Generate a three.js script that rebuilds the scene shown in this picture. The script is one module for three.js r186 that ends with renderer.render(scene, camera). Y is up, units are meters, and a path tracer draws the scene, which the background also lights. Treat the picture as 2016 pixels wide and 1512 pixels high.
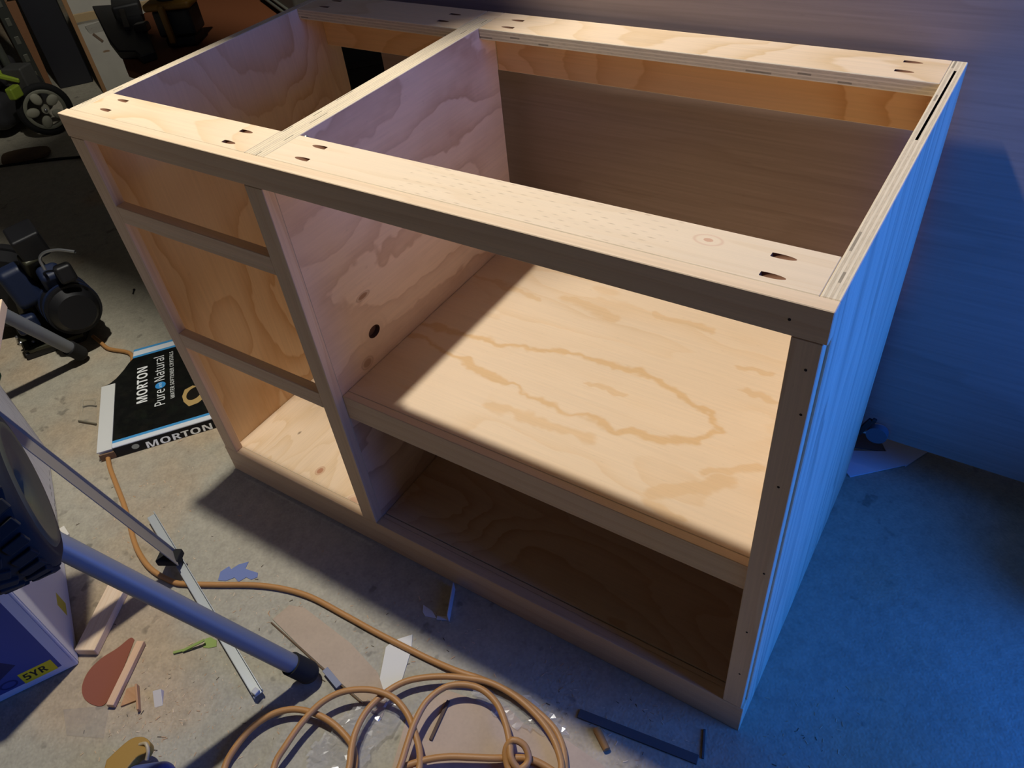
import * as THREE from 'three';
import { mergeGeometries } from 'three/addons/utils/BufferGeometryUtils.js';
import { RoundedBoxGeometry } from 'three/addons/geometries/RoundedBoxGeometry.js';
import { RectAreaLightUniformsLib } from 'three/addons/lights/RectAreaLightUniformsLib.js';
import { Brush, Evaluator, SUBTRACTION } from 'three-bvh-csg';

// ------------------------------------------------------------------ camera, sky, light, exposure
const scene = new THREE.Scene();
const camera = new THREE.PerspectiveCamera(52.59, 4 / 3, 0.05, 40);
camera.position.set(1.3321, 1.3319, 0.6146);
camera.rotation.order = 'YXZ';
camera.rotation.set(-0.73555, 0.65592, -0.12768);
scene.add(camera);
const UNSEEN_BLUE = [0.011, 0.18, 1.0];                       // blue light from an unseen source on the right
const UNSEEN_BLUE_LEVEL = 5.5, LAMP = [1, 0.965, 0.88], LAMP_CD = 15;
scene.background = new THREE.Color().setRGB(UNSEEN_BLUE[0], UNSEEN_BLUE[1], UNSEEN_BLUE[2]);
const renderer = new THREE.WebGLRenderer({ antialias: true });
renderer.toneMapping = THREE.LinearToneMapping;
renderer.toneMappingExposure = 1.0;
renderer.shadowMap.enabled = true;
RectAreaLightUniformsLib.init();
const UNSEEN_DOOR = { x: 2.4, z0: -0.62, z1: 0.17, y1: 1.65 };  // half raised door out of view, placed to let in the blue light
const unseenBlueLight = new THREE.RectAreaLight(new THREE.Color().setRGB(...UNSEEN_BLUE), UNSEEN_BLUE_LEVEL, UNSEEN_DOOR.z1 - UNSEEN_DOOR.z0 - 0.06, UNSEEN_DOOR.y1 - 0.06);
unseenBlueLight.name = 'unseen_blue_light';  // unseen source; lights the right side panel and the floor blue
unseenBlueLight.position.set(UNSEEN_DOOR.x - 0.03, UNSEEN_DOOR.y1 / 2, (UNSEEN_DOOR.z0 + UNSEEN_DOOR.z1) / 2);
unseenBlueLight.lookAt(-5, UNSEEN_DOOR.y1 / 2, (UNSEEN_DOOR.z0 + UNSEEN_DOOR.z1) / 2);
scene.add(unseenBlueLight);
const LAMP_AT = [0.03, 2.75, -0.283];

// ------------------------------------------------------------------ helpers
function rng(s) { return () => { s = (s + 0x6d2b79f5) | 0; let t = Math.imul(s ^ (s >>> 15), 1 | s); t = (t + Math.imul(t ^ (t >>> 7), 61 | t)) ^ t; return ((t ^ (t >>> 14)) >>> 0) / 4294967296; }; }
const R0 = rng(77);
const clamp = (x, a = 0, b = 1) => Math.min(b, Math.max(a, x)), mix = (a, b, t) => a + (b - a) * t;
const sstep = (a, b, x) => { const t = clamp((x - a) / (b - a)); return t * t * (3 - 2 * t); };
function h2(x, y, s) { let n = Math.imul(x, 374761393) + Math.imul(y, 668265263) + Math.imul(s, 974634541) | 0; n = Math.imul(n ^ (n >>> 13), 1274126177); return ((n ^ (n >>> 16)) >>> 0) / 4294967296; }
function vn(x, y, px, py, s) {                        // value noise, period px by py
  const ix = Math.floor(x), iy = Math.floor(y), fx = x - ix, fy = y - iy, u = fx * fx * (3 - 2 * fx), v = fy * fy * (3 - 2 * fy);
  const m = (a, p) => ((a % p) + p) % p, x0 = m(ix, px), x1 = m(ix + 1, px), y0 = m(iy, py), y1 = m(iy + 1, py);
  return mix(mix(h2(x0, y0, s), h2(x1, y0, s), u), mix(h2(x0, y1, s), h2(x1, y1, s), u), v) * 2 - 1;
}
function fbm(u, v, fx, fy, oct, s) { let a = 0.5, r = 0; for (let i = 0; i < oct; i++) { r += a * vn(u * fx, v * fy, fx, fy, s + i * 17); a *= 0.5; fx *= 2; fy *= 2; } return r; }
function tex(W, H, f, srgb = true) {
  const d = new Uint8Array(W * H * 4), c = [0, 0, 0];
  const enc = (x) => { x = clamp(x); return 255 * (srgb ? (x <= 0.0031308 ? 12.92 * x : 1.055 * Math.pow(x, 1 / 2.4) - 0.055) : x); };
  for (let j = 0; j < H; j++) for (let i = 0; i < W; i++) {
    f((i + 0.5) / W, (j + 0.5) / H, c); const o = (j * W + i) * 4;
    d[o] = enc(c[0]); d[o + 1] = enc(c[1]); d[o + 2] = enc(c[2]); d[o + 3] = 255;
  }
  const t = new THREE.DataTexture(d, W, H); t.wrapS = t.wrapT = THREE.RepeatWrapping; t.magFilter = THREE.LinearFilter; t.minFilter = THREE.LinearMipmapLinearFilter; t.generateMipmaps = true;
  if (srgb) t.colorSpace = THREE.SRGBColorSpace; t.needsUpdate = true; return t;
}
function canvasTex(w, h, draw) { const c = document.createElement('canvas'); c.width = w; c.height = h; draw(c.getContext('2d'), w, h); const t = new THREE.CanvasTexture(c); t.colorSpace = THREE.SRGBColorSpace; return t; }
const std = (o) => new THREE.MeshStandardMaterial(o);
const lin = (r, g, b) => new THREE.Color().setRGB(r, g, b);
const flatMat = (r, g, b, rough = 0.7, metal = 0) => std({ color: lin(r, g, b), roughness: rough, metalness: metal });

const taken = new Map();
function numbered(n) { const k = taken.get(n) ?? 0; taken.set(n, k + 1); return k ? n + '_' + String(k).padStart(3, '0') : n; }
function thing(name, label, category, [x, y, z] = [0, 0, 0], turn = 0, group) {
  const o = new THREE.Group(); o.name = numbered(name); o.position.set(x, y, z); o.rotation.y = turn;
  o.userData = { label, category }; if (group) o.userData.group = group; scene.add(o); o.updateMatrixWorld(true); return o;
}
function solo(name, geometry, material, label, category, group) {
  const m = new THREE.Mesh(geometry, material); m.name = numbered(name); m.castShadow = m.receiveShadow = true;
  m.userData = { label, category }; if (group) m.userData.group = group; scene.add(m); return m;
}
function part(parent, name, geometry, material, pos, rot) {
  const m = new THREE.Mesh(geometry, material); m.name = name; m.castShadow = m.receiveShadow = true;
  if (pos) m.position.set(...pos); if (rot) m.rotation.set(...rot); parent.add(m); return m;
}
function structure(name, geometry, material, parent = scene) {
  const m = new THREE.Mesh(geometry, material); m.name = name; m.castShadow = m.receiveShadow = true; if (parent === scene) m.userData.kind = 'structure'; parent.add(m); return m;
}
// a board: chamfered box, uv in metres along the grain, faces in material 0 and the sawn ply edges in material 1
function boardGeo(sx, sy, sz, grain, thick, c = 0.0009, off = [0, 0]) {
  const half = [sx / 2, sy / 2, sz / 2], pos = [[], []], uv = [[], []], nor = [[], []], G = 'xyz'.indexOf(grain), T = thick ? 'xyz'.indexOf(thick) : -1;
  const P = (s, a) => { const p = [0, 0, 0]; for (let k = 0; k < 3; k++) p[k] = s[k] * (half[k] - (k === a ? 0 : c)); return p; };
  const uvOf = (p, a) => {
    if (T >= 0 && a !== T) { const along = [0, 1, 2].find((k) => k !== a && k !== T); return [p[along] + off[0], (p[T] + half[T]) / (2 * half[T])]; }
    const w = [0, 1, 2].filter((k) => k !== a); let g = G; if (a === G) g = w[0]; const o = w.find((k) => k !== g);
    return [p[g] + off[0] + (a === G ? 0.37 : 0), p[o] + off[1] + (a === T ? 0 : 0.11 * a)];
  };
  const tri = (a, b, d, n, ax) => {
    const e1 = [b[0] - a[0], b[1] - a[1], b[2] - a[2]], e2 = [d[0] - a[0], d[1] - a[1], d[2] - a[2]];
    const cr = [e1[1] * e2[2] - e1[2] * e2[1], e1[2] * e2[0] - e1[0] * e2[2], e1[0] * e2[1] - e1[1] * e2[0]];
    if (cr[0] * n[0] + cr[1] * n[1] + cr[2] * n[2] < 0) [b, d] = [d, b];
    const L = Math.hypot(...n), m = T >= 0 && ax !== T ? 1 : 0;
    for (const p of [a, b, d]) { pos[m].push(...p); uv[m].push(...uvOf(p, ax)); nor[m].push(n[0] / L, n[1] / L, n[2] / L); }
  };
  for (let a = 0; a < 3; a++) for (const s of [-1, 1]) {
    const b = (a + 1) % 3, d = (a + 2) % 3, q = [[-1, -1], [1, -1], [1, 1], [-1, 1]].map(([i, j]) => { const t = [0, 0, 0]; t[a] = s; t[b] = i; t[d] = j; return P(t, a); }), n = [0, 0, 0]; n[a] = s;
    tri(q[0], q[1], q[2], n, a); tri(q[0], q[2], q[3], n, a);
  }
  for (let d = 0; d < 3; d++) { const a = (d + 1) % 3, b = (d + 2) % 3; for (const i of [-1, 1]) for (const j of [-1, 1]) {
    const t0 = [0, 0, 0], t1 = [0, 0, 0], n = [0, 0, 0]; t0[a] = t1[a] = i; t0[b] = t1[b] = j; t0[d] = -1; t1[d] = 1; n[a] = i; n[b] = j; const ax = a === T ? b : a;
    tri(P(t0, a), P(t1, a), P(t1, b), n, ax); tri(P(t0, a), P(t1, b), P(t0, b), n, ax);
  } }
  for (const i of [-1, 1]) for (const j of [-1, 1]) for (const k of [-1, 1]) { const s = [i, j, k]; tri(P(s, 0), P(s, 1), P(s, 2), s, T >= 0 ? (T + 1) % 3 : 0); }
  const g = new THREE.BufferGeometry(), all = (A) => new Float32Array([...A[0], ...A[1]]);
  g.setAttribute('position', new THREE.BufferAttribute(all(pos), 3)); g.setAttribute('normal', new THREE.BufferAttribute(all(nor), 3)); g.setAttribute('uv', new THREE.BufferAttribute(all(uv), 2));
  g.addGroup(0, pos[0].length / 3, 0); if (pos[1].length) g.addGroup(pos[0].length / 3, pos[1].length / 3, 1);
  return g;
}
function board(parent, name, [x0, x1], [y0, y1], [z0, z1], grain, thick, mats, opt = {}) {
  const off = opt.off ?? [R0() * 1.3, R0() * 1.3], g = boardGeo(x1 - x0, y1 - y0, z1 - z0, grain, thick, opt.c, off), o = parent.position;
  const m = part(parent, name, g, thick ? mats : mats[0] ?? mats, [(x0 + x1) / 2 - o.x, (y0 + y1) / 2 - o.y, (z0 + z1) / 2 - o.z]);
  if (opt.label) m.userData.label = opt.label;
  return m;
}
const csg = new Evaluator(); csg.useGroups = true; csg.attributes = ['position', 'normal', 'uv'];
function carve(mesh, cutters) {                       // cut holes; cutter geometry is in the parent's frame, its inside takes the cutter's material
  mesh.updateMatrix();
  const inv = mesh.matrix.clone().invert(), src = mesh.geometry;
  if (!src.groups.length) src.addGroup(0, src.attributes.position.count, 0);
  let a = new Brush(src, [].concat(mesh.material)); a.updateMatrixWorld(true);
  for (const [g, mat] of cutters) { g.applyMatrix4(inv); const b = new Brush(g, [mat]); g.clearGroups(); g.addGroup(0, (g.index ?? g.attributes.position).count, 0); b.updateMatrixWorld(true); a = csg.evaluate(a, b, SUBTRACTION); a.updateMatrixWorld(true); }
  mesh.geometry = a.geometry; mesh.material = a.material; return mesh;
}
const place = (g, pos, rot = [0, 0, 0], sc = [1, 1, 1]) => g.applyMatrix4(new THREE.Matrix4().compose(new THREE.Vector3(...pos), new THREE.Quaternion().setFromEuler(new THREE.Euler(...rot)), new THREE.Vector3(...sc)));
const rbox = (w, h, d, r = 0.004, s = 2) => new RoundedBoxGeometry(w, h, d, s, Math.min(r, w / 2.1, h / 2.1, d / 2.1));
const merge = (list) => mergeGeometries(list.map((g) => { const n = g.index ? g.toNonIndexed() : g; for (const k of Object.keys(n.attributes)) if (!['position', 'normal', 'uv'].includes(k)) n.deleteAttribute(k); n.clearGroups(); return n; }));
const V = (p) => new THREE.Vector3(...p);
function rod(a, b, r, seg = 24, r2 = r) { const A = V(a), B = V(b), d = B.clone().sub(A), g = new THREE.CylinderGeometry(r2, r, d.length(), seg); g.applyQuaternion(new THREE.Quaternion().setFromUnitVectors(new THREE.Vector3(0, 1, 0), d.normalize())); g.translate(...A.add(B).multiplyScalar(0.5).toArray()); return g; }
function bar(a, b, w, t, up = [0, 1, 0]) {            // flat bar from a to b, width w, thickness t along "up"
  const A = V(a), B = V(b), x = B.clone().sub(A), L = x.length(); x.normalize(); const z = x.clone().cross(V(up)).normalize(), y = z.clone().cross(x);
  const g = rbox(L, t, w, Math.min(t, w) * 0.2, 1); g.applyMatrix4(new THREE.Matrix4().makeBasis(x, y, z)); g.translate(...A.add(B).multiplyScalar(0.5).toArray()); return g;
}
const tube = (pts, r, seg = 40, rad = 10, closed = false) => new THREE.TubeGeometry(new THREE.CatmullRomCurve3(pts.map(V), closed, 'centripetal'), seg, r, rad, closed);
function slab(pts, th, bevel = 0) {                   // flat piece from floor-plan points [x, z], lying on y = 0
  const s = new THREE.Shape(pts.map(([x, z]) => new THREE.Vector2(x, -z)));
  const g = new THREE.ExtrudeGeometry(s, { depth: th, bevelEnabled: bevel > 0, bevelThickness: bevel, bevelSize: bevel, bevelOffset: -bevel, bevelSegments: 1 }); g.rotateX(-Math.PI / 2); g.translate(0, bevel, 0); return g;
}
const spline = (pts, n, closed = true) => new THREE.SplineCurve(pts.concat(closed ? [pts[0]] : []).map((p) => new THREE.Vector2(...p))).getPoints(n).slice(0, closed ? -1 : undefined).map((p) => [p.x, p.y]);
const base = (o, g) => { g.computeBoundingBox(); const b = g.boundingBox, c = [(b.min.x + b.max.x) / 2, b.min.y, (b.min.z + b.max.z) / 2]; g.translate(-c[0], -c[1], -c[2]); return c; };
function floorThing(name, g, mat, label, category, y = 0, group) { const c = base(null, g), m = solo(name, g, mat, label, category, group); m.position.set(c[0], y, c[2]); return m; }

// ------------------------------------------------------------------ procedural materials
// pine plywood face: rotary cut, broad islands of late wood with one sharp border; u runs along the grain
function plyFace(W, H, seed, o) {
  const { fx = 2, fy = 5, rings = 6, amp = 1.1, slope = 2, late = [0.70, 0.47, 0.23], early = [0.83, 0.67, 0.45], strength = 0.8, streak = 0.07, extra } = o;
  return tex(W, H, (u, v, c) => {
    const wob = 0.018 * fbm(u, v, 12, 24, 3, seed + 5), hgt = amp * fbm(u + wob, v + wob * 0.6, fx, fy, 3, seed) + 0.02 * fbm(u, v, 30, 60, 2, seed + 9);
    const f = hgt * rings + slope * v, r = f - Math.floor(f);
    let p = Math.pow(r, 2.6) * (1 - sstep(0.93, 1, r)) * strength * (0.55 + 0.65 * sstep(-0.5, 0.6, fbm(u, v, 3, 6, 2, seed + 31)));
    let st = streak * fbm(u, v, 10, 260, 3, seed + 40) + 0.05 * fbm(u, v, 3, 9, 3, seed + 50), dark = 1;
    const fl = vn(u * 46, v * 420, 46, 420, seed + 60); if (fl > 0.86) st -= 0.10 * (fl - 0.86) / 0.14;
    if (extra) { const e = extra(u, v); p = Math.max(p * (1 - (e.calm ?? 0)), e.late ?? 0); dark = e.dark ?? 1; if (e.tint) { for (let k = 0; k < 3; k++) c[k] = mix(mix(early[k], late[k], p) * (1 + st), e.tint[k], e.amt); return; } }
    for (let k = 0; k < 3; k++) c[k] = mix(early[k], late[k], p) * (1 + st) * dark;
  });
}
const knots = (list) => (u, v) => {
  for (const [ku, kv, ru, rv, col] of list) { const d = Math.hypot((u - ku) / ru, (v - kv) / rv); if (d < 1.6) { const core = 1 - sstep(0.55, 1.05, d), ring = Math.exp(-(((d - 1.05) / 0.14) ** 2)) * 0.5; return { tint: col, amt: Math.max(core * 0.85, ring), late: 0 }; } }
  return {};
};
const segDist = (px, py, ax, ay, bx, by) => { const dx = bx - ax, dy = by - ay, t = clamp(((px - ax) * dx + (py - ay) * dy) / (dx * dx + dy * dy)); return [Math.hypot(px - ax - dx * t, py - ay - dy * t), t]; };
const EARLY = [0.84, 0.635, 0.43];
const plyA = plyFace(1024, 1024, 11, { fx: 2, fy: 4, rings: 5, slope: 2, early: EARLY, strength: 0.75 });
const plyB = plyFace(1024, 1024, 23, { fx: 2, fy: 3, rings: 6, amp: 1.0, slope: 1, early: [0.82, 0.61, 0.41], late: [0.62, 0.36, 0.17], strength: 0.8 });
const pine = plyFace(1024, 512, 37, { fx: 1, fy: 6, rings: 3, amp: 0.5, slope: 14, early: [0.83, 0.63, 0.425], late: [0.70, 0.46, 0.25], strength: 0.55, streak: 0.09 });
const sheetT = plyFace(1024, 1024, 51, { fx: 3, fy: 10, rings: 2, amp: 0.7, slope: 3, early: [0.31, 0.238, 0.205], late: [0.24, 0.175, 0.145], strength: 0.5, streak: 0.16 });
const plyEdge = tex(512, 64, (u, v, c) => {           // seven plies seen from the edge
  const w = v + 0.02 * fbm(u, v, 6, 2, 3, 5), k = Math.floor(w * 7), f = w * 7 - k, odd = k & 1;
  const n = 0.18 * fbm(u, v, odd ? 90 : 30, odd ? 14 : 40, 3, 71 + k), gap = h2(Math.floor(u * 26 + k * 3), k, 9) > 0.965 && odd ? 0.5 : 1, glue = f < 0.1 || f > 0.9 ? 0.88 : 1;
  const b = odd ? [0.66, 0.53, 0.36] : [0.79, 0.66, 0.47]; for (let i = 0; i < 3; i++) c[i] = b[i] * (1 + n) * glue * gap;
});
const rep = (t, x, y) => { const r = t.clone(); r.repeat.set(x, y); r.needsUpdate = true; return r; };
const wood = (t, lx, ly, o = {}) => std({ map: rep(t, 1 / lx, 1 / ly), roughness: 0.62, ...o });
const M = {
  plyA: wood(plyA, 1.1, 0.8), plyB: wood(plyB, 1.15, 0.75), pine: wood(pine, 0.9, 0.36), edge: std({ map: rep(plyEdge, 1 / 0.5, 1), roughness: 0.8 }),
  sheet: wood(sheetT, 1.3, 1.0, { roughness: 0.7 }), holeInside: flatMat(0.22, 0.10, 0.05, 0.9), voidInside: flatMat(0.03, 0.02, 0.015, 0.95),
  black: flatMat(0.012, 0.012, 0.014, 0.55), rubber: flatMat(0.007, 0.007, 0.007, 0.85), steel: flatMat(0.55, 0.56, 0.58, 0.35, 0.9), greyPaint: flatMat(0.30, 0.32, 0.36, 0.45), kraft: null,
};
const PLY = [M.plyA, M.edge], PLYB = [M.plyB, M.edge];

// ------------------------------------------------------------------ the room
const concrete = tex(2048, 2048, (u, v, c) => {
  const big = fbm(u, v, 3, 3, 4, 101), mid = fbm(u, v, 14, 14, 4, 111), fine = fbm(u, v, 150, 150, 3, 121), grit = vn(u * 700, v * 700, 700, 700, 131), dust = sstep(0.02, 0.42, fbm(u, v, 6, 6, 5, 141)), spots = sstep(0.40, 0.56, fbm(u, v, 90, 90, 3, 151)) * sstep(-0.1, 0.3, fbm(u, v, 9, 9, 2, 155));
  const k = 1 + 0.12 * big + 0.09 * mid + 0.16 * fine + 0.10 * grit - 0.35 * spots;
  const g = [0.378, 0.347, 0.268], d = [0.445, 0.325, 0.20];
  for (let i = 0; i < 3; i++) c[i] = mix(g[i], d[i], dust * 0.75) * k;
});
const concreteBump = tex(1024, 1024, (u, v, c) => { c[0] = c[1] = c[2] = 0.5 + 0.25 * fbm(u, v, 40, 40, 4, 161) + 0.2 * vn(u * 500, v * 500, 500, 500, 171); }, false);
const floorMat = std({ map: rep(concrete, 1 / 2.6, 1 / 2.6), bumpMap: rep(concreteBump, 1 / 1.3, 1 / 1.3), bumpScale: 0.0014, roughness: 0.72 });
const X0 = -5.6, X1 = UNSEEN_DOOR.x, Z0 = -3.4, Z1 = 3.0, TOP = 2.95, TH = 0.12;
const bx = (x0, x1, y0, y1, z0, z1) => { const g = new THREE.BoxGeometry(x1 - x0, y1 - y0, z1 - z0); g.translate((x0 + x1) / 2, (y0 + y1) / 2, (z0 + z1) / 2); return g; };
{ const g = bx(X0 - TH, X1 + TH, -0.1, 0, Z0 - TH, Z1 + TH), p = g.attributes.position, uv = g.attributes.uv; for (let i = 0; i < p.count; i++) uv.setXY(i, p.getX(i) + 0.7, p.getZ(i) + 0.4); structure('floor', g, floorMat); }
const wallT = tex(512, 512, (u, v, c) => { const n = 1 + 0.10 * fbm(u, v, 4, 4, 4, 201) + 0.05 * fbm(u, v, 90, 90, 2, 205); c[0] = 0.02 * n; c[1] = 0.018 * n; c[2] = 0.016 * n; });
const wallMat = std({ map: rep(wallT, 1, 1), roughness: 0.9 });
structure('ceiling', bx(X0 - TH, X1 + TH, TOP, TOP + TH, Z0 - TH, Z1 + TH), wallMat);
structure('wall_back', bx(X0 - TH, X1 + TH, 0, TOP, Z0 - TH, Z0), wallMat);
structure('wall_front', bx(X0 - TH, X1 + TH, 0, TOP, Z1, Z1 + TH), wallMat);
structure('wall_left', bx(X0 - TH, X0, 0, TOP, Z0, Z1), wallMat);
structure('wall_right', merge([bx(X1, X1 + TH, 0, TOP, Z0, UNSEEN_DOOR.z0), bx(X1, X1 + TH, 0, TOP, UNSEEN_DOOR.z1, Z1), bx(X1, X1 + TH, 2.9, TOP, UNSEEN_DOOR.z0, UNSEEN_DOOR.z1)]), wallMat);
{
  const d = new THREE.Group(); d.name = 'unseen_door_1'; d.userData.kind = 'structure'; d.position.set(X1 + 0.06, UNSEEN_DOOR.y1, (UNSEEN_DOOR.z0 + UNSEEN_DOOR.z1) / 2); scene.add(d);  // unseen door above the opening for the blue light
  const w = (UNSEEN_DOOR.z1 - UNSEEN_DOOR.z0) / 2, m = flatMat(0.25, 0.25, 0.26, 0.5);
  for (let k = 0; k < 3; k++) part(d, 'door_panel', bx(-0.02, 0.02, 0, 0.246, -w, w), m, [0, k * 0.25, 0]);
  part(d, 'bottom_seal', bx(-0.015, 0.015, -0.012, 0, -w, w), M.rubber);
}
{ // ceiling lamp, out of view above the cabinet: a bare globe on a short stem
  const l = thing('unseen_ceiling_lamp', 'unseen warm globe lamp on the ceiling above the cabinet', 'lamp', [LAMP_AT[0], LAMP_AT[1], LAMP_AT[2]]);
  part(l, 'canopy', new THREE.CylinderGeometry(0.055, 0.06, 0.03, 32), flatMat(0.6, 0.6, 0.58), [0, TOP - LAMP_AT[1] - 0.015, 0]);
  part(l, 'socket', rod([0, 0.042, 0], [0, TOP - LAMP_AT[1] - 0.028, 0], 0.018), M.black);
  part(l, 'bulb', new THREE.SphereGeometry(0.046, 32, 20), std({ color: lin(1, 1, 1), emissive: lin(...LAMP), emissiveIntensity: 6, roughness: 0.4 }));
  const p = new THREE.PointLight(lin(...LAMP), LAMP_CD); p.name = 'lamp_light'; p.castShadow = true; p.shadow.radius = 2.1; l.add(p);
}
// unseen board by the lamp, placed and shaped to shade the back left
{
  const g = slab([[-0.44, -0.280], [0.03, -0.280], [0.13, -0.320], [0.172, -0.366], [0.165, -0.50], [-0.44, -0.50]], 0.03); g.translate(0, 2.2, 0);
  structure('unseen_shade_board', merge([g, rod([-0.35, 2.22, -0.40], [-0.35, TOP, -0.40], 0.004, 8), rod([0.10, 2.22, -0.42], [0.10, TOP, -0.42], 0.004, 8)]), flatMat(0.3, 0.22, 0.14, 0.8));
}

// ------------------------------------------------------------------ the cabinet
const W = 1.2389, H = 0.876, D = 0.632, MX0 = 0.4278, MX1 = 0.4650;   // MX: the double divider
{
  const c = thing('base_cabinet', 'large unfinished pine plywood base cabinet without a top, doors or drawers', 'cabinet', [W / 2, 0, -D / 2]);
  const ply = (n, x, y, z, grain, thick, mats = PLY, o) => board(c, n, x, y, z, grain, thick, mats, o), solid = (n, x, y, z, grain, o) => board(c, n, x, y, z, grain, null, M.pine, o);
  // face frame
  solid('top_rail', [0, W], [0.836, H], [-0.019, 0], 'x'); solid('bottom_rail', [0, W], [0, 0.078], [-0.019, 0], 'x');
  solid('stile', [0.004, 0.042], [0.0782, 0.8358], [-0.019, 0], 'y'); solid('stile', [MX0, MX1], [0.0782, 0.8358], [-0.019, 0], 'y'); solid('stile', [1.2043, 1.2352], [0.0782, 0.8358], [-0.019, 0], 'y');
  solid('drawer_rail', [0.0422, MX0 - 0.0002], [0.680, 0.714], [-0.019, 0], 'x'); solid('drawer_rail', [0.0422, MX0 - 0.0002], [0.392, 0.428], [-0.019, 0], 'x');
  // carcass
  const outer = plyFace(1024, 512, 83, { fx: 1, fy: 8, rings: 3, amp: 0.7, slope: 8, early: EARLY, late: [0.42, 0.29, 0.19], strength: 0.8, streak: 0.2 });
  const sideMat = [wood(outer, 0.9, 0.64), M.edge];
  ply('side_panel', [0.005, 0.024], [0, H], [-D, -0.0192], 'y', 'x', PLYB, { off: [0.1, 0.3] });
  const right = ply('side_panel', [1.2195, 1.2388], [0, H], [-D, -0.0192], 'y', 'x', sideMat);
  ply('divider_panel', [MX0 + 0.0005, (MX0 + MX1) / 2 - 0.0002], [0.059, H], [-0.594, -0.0192], 'z', 'x', PLYB);
  const dv = plyFace(1024, 1024, 96, { fx: 1, fy: 3, rings: 7, amp: 0.75, slope: 3, early: [0.84, 0.635, 0.46], late: [0.55, 0.34, 0.21], strength: 0.85, extra: knots([[0.204, 0.615, 0.024, 0.007, [0.3, 0.13, 0.06]], [0.2525, 0.469, 0.022, 0.012, [0.45, 0.27, 0.17]], [0.198, 0.523, 0.048, 0.036, [0.74, 0.54, 0.38]]]) });
  const div = board(c, 'divider_panel', [(MX0 + MX1) / 2 + 0.0002, MX1 - 0.0003], [0.059, H], [-0.594, -0.0192], 'z', 'x', [wood(dv, 0.64, 0.88), M.edge], { off: [0.59, 0.44] });
  ply('bottom_panel', [0.0242, MX0], [0.059, 0.078], [-0.61, -0.0192], 'z', 'y', [wood(plyFace(1024, 1024, 131, { fx: 2, fy: 4, rings: 4, slope: 2, early: EARLY, strength: 0.6,
    extra: knots([[0.931, 0.566, 0.019, 0.021, [0.42, 0.16, 0.07]], [0.823, 0.256, 0.009, 0.007, [0.25, 0.16, 0.09]], [0.976, 0.87, 0.022, 0.035, [0.62, 0.36, 0.22]]]) }), 0.60, 0.41), M.edge], { off: [0.295, 0.2] });
  ply('bottom_panel', [MX1 + 0.0002, 1.2193], [0.059, 0.078], [-0.61, -0.0305], 'x', 'y', PLYB);
  solid('bottom_cleat', [MX1 + 0.0002, 1.2193], [0.055, 0.0778], [-0.0290, -0.0193], 'x');
  // shelf with its own veneer: one long pointed loop of late wood
  const loop = [[-0.02, 0.70], [0.029, 0.686], [0.127, 0.703], [0.232, 0.731], [0.338, 0.745], [0.421, 0.768], [0.485, 0.768], [0.55, 0.769], [0.612, 0.771], [0.665, 0.755], [0.72, 0.743], [0.775, 0.709], [0.815, 0.655], [0.773, 0.600], [0.741, 0.582], [0.693, 0.561], [0.635, 0.537], [0.582, 0.528], [0.501, 0.521], [0.444, 0.540], [0.362, 0.551], [0.305, 0.584], [0.197, 0.606], [0.078, 0.618], [-0.02, 0.625]];
  const sh = plyFace(1024, 1024, 141, { fx: 2, fy: 5, rings: 3, slope: 1, early: [0.84, 0.64, 0.44], late: [0.74, 0.47, 0.22], strength: 0.42, streak: 0.05, extra: (u, v) => {
    const wu = u + 0.016 * fbm(u, v, 34, 60, 3, 7), wv = v + 0.026 * fbm(u, v, 26, 20, 3, 8); let late = 0, calm = 0;
    for (let i = 0; i + 1 < loop.length; i++) { const [d] = segDist(wu * 1.32, wv, loop[i][0] * 1.32, loop[i][1], loop[i + 1][0] * 1.32, loop[i + 1][1]); const s = fbm(u, v, 8, 8, 2, 3) * 0.016; late = Math.max(late, 0.8 * (1 - sstep(0.006 + s, 0.020 + s, d))); calm = Math.max(calm, 1 - sstep(0.05, 0.16, d)); }
    for (const [au, av, bu, bv, w] of [[0.338, 0.851, 0.571, 0.835, 0.028], [0.492, 0.644, 0.579, 0.637, 0.012], [0.294, 0.297, 0.429, 0.321, 0.03], [0.773, 0.379, 0.843, 0.358, 0.016], [0.814, 0.462, 0.872, 0.471, 0.018], [0.835, 0.795, 0.92, 0.726, 0.02], [0.761, 0.924, 0.871, 0.809, 0.026], [0.76, 0.953, 0.821, 0.974, 0.02], [-0.004, 0.313, 0.223, 0.342, 0.014], [0.521, 0.248, 0.665, 0.245, 0.02]]) { const [d, t] = segDist(wu, wv, au, av, bu, bv); late = Math.max(late, 0.55 * (1 - sstep(w * 0.4, w, d))); }
    return { late, calm: calm * 0.8 };
  } });
  const sg = ply('shelf', [MX1 + 0.0002, 1.2193], [0.4032, 0.4222], [-0.61, -0.0342], 'x', 'y', [std({ map: sh, roughness: 0.55 }), M.edge]);
  { const p = sg.geometry.attributes.position, n = sg.geometry.attributes.normal, uv = sg.geometry.attributes.uv; for (let i = 0; i < p.count; i++) if (Math.abs(n.getY(i)) > 0.9) uv.setXY(i, p.getX(i) / 0.7541 + 0.5, p.getZ(i) / 0.5758 + 0.5); }
  ply('shelf_edging', [MX1 + 0.0002, 1.2193], [0.3675, 0.4220], [-0.0340, -0.0193], 'x', 'z', [M.pine, M.pine]);
  // top stretchers, pocket-screwed
  const st = (x, z, o) => ply('stretcher', x, [0.857, H], z, 'x', 'y', PLY, o);
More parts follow.
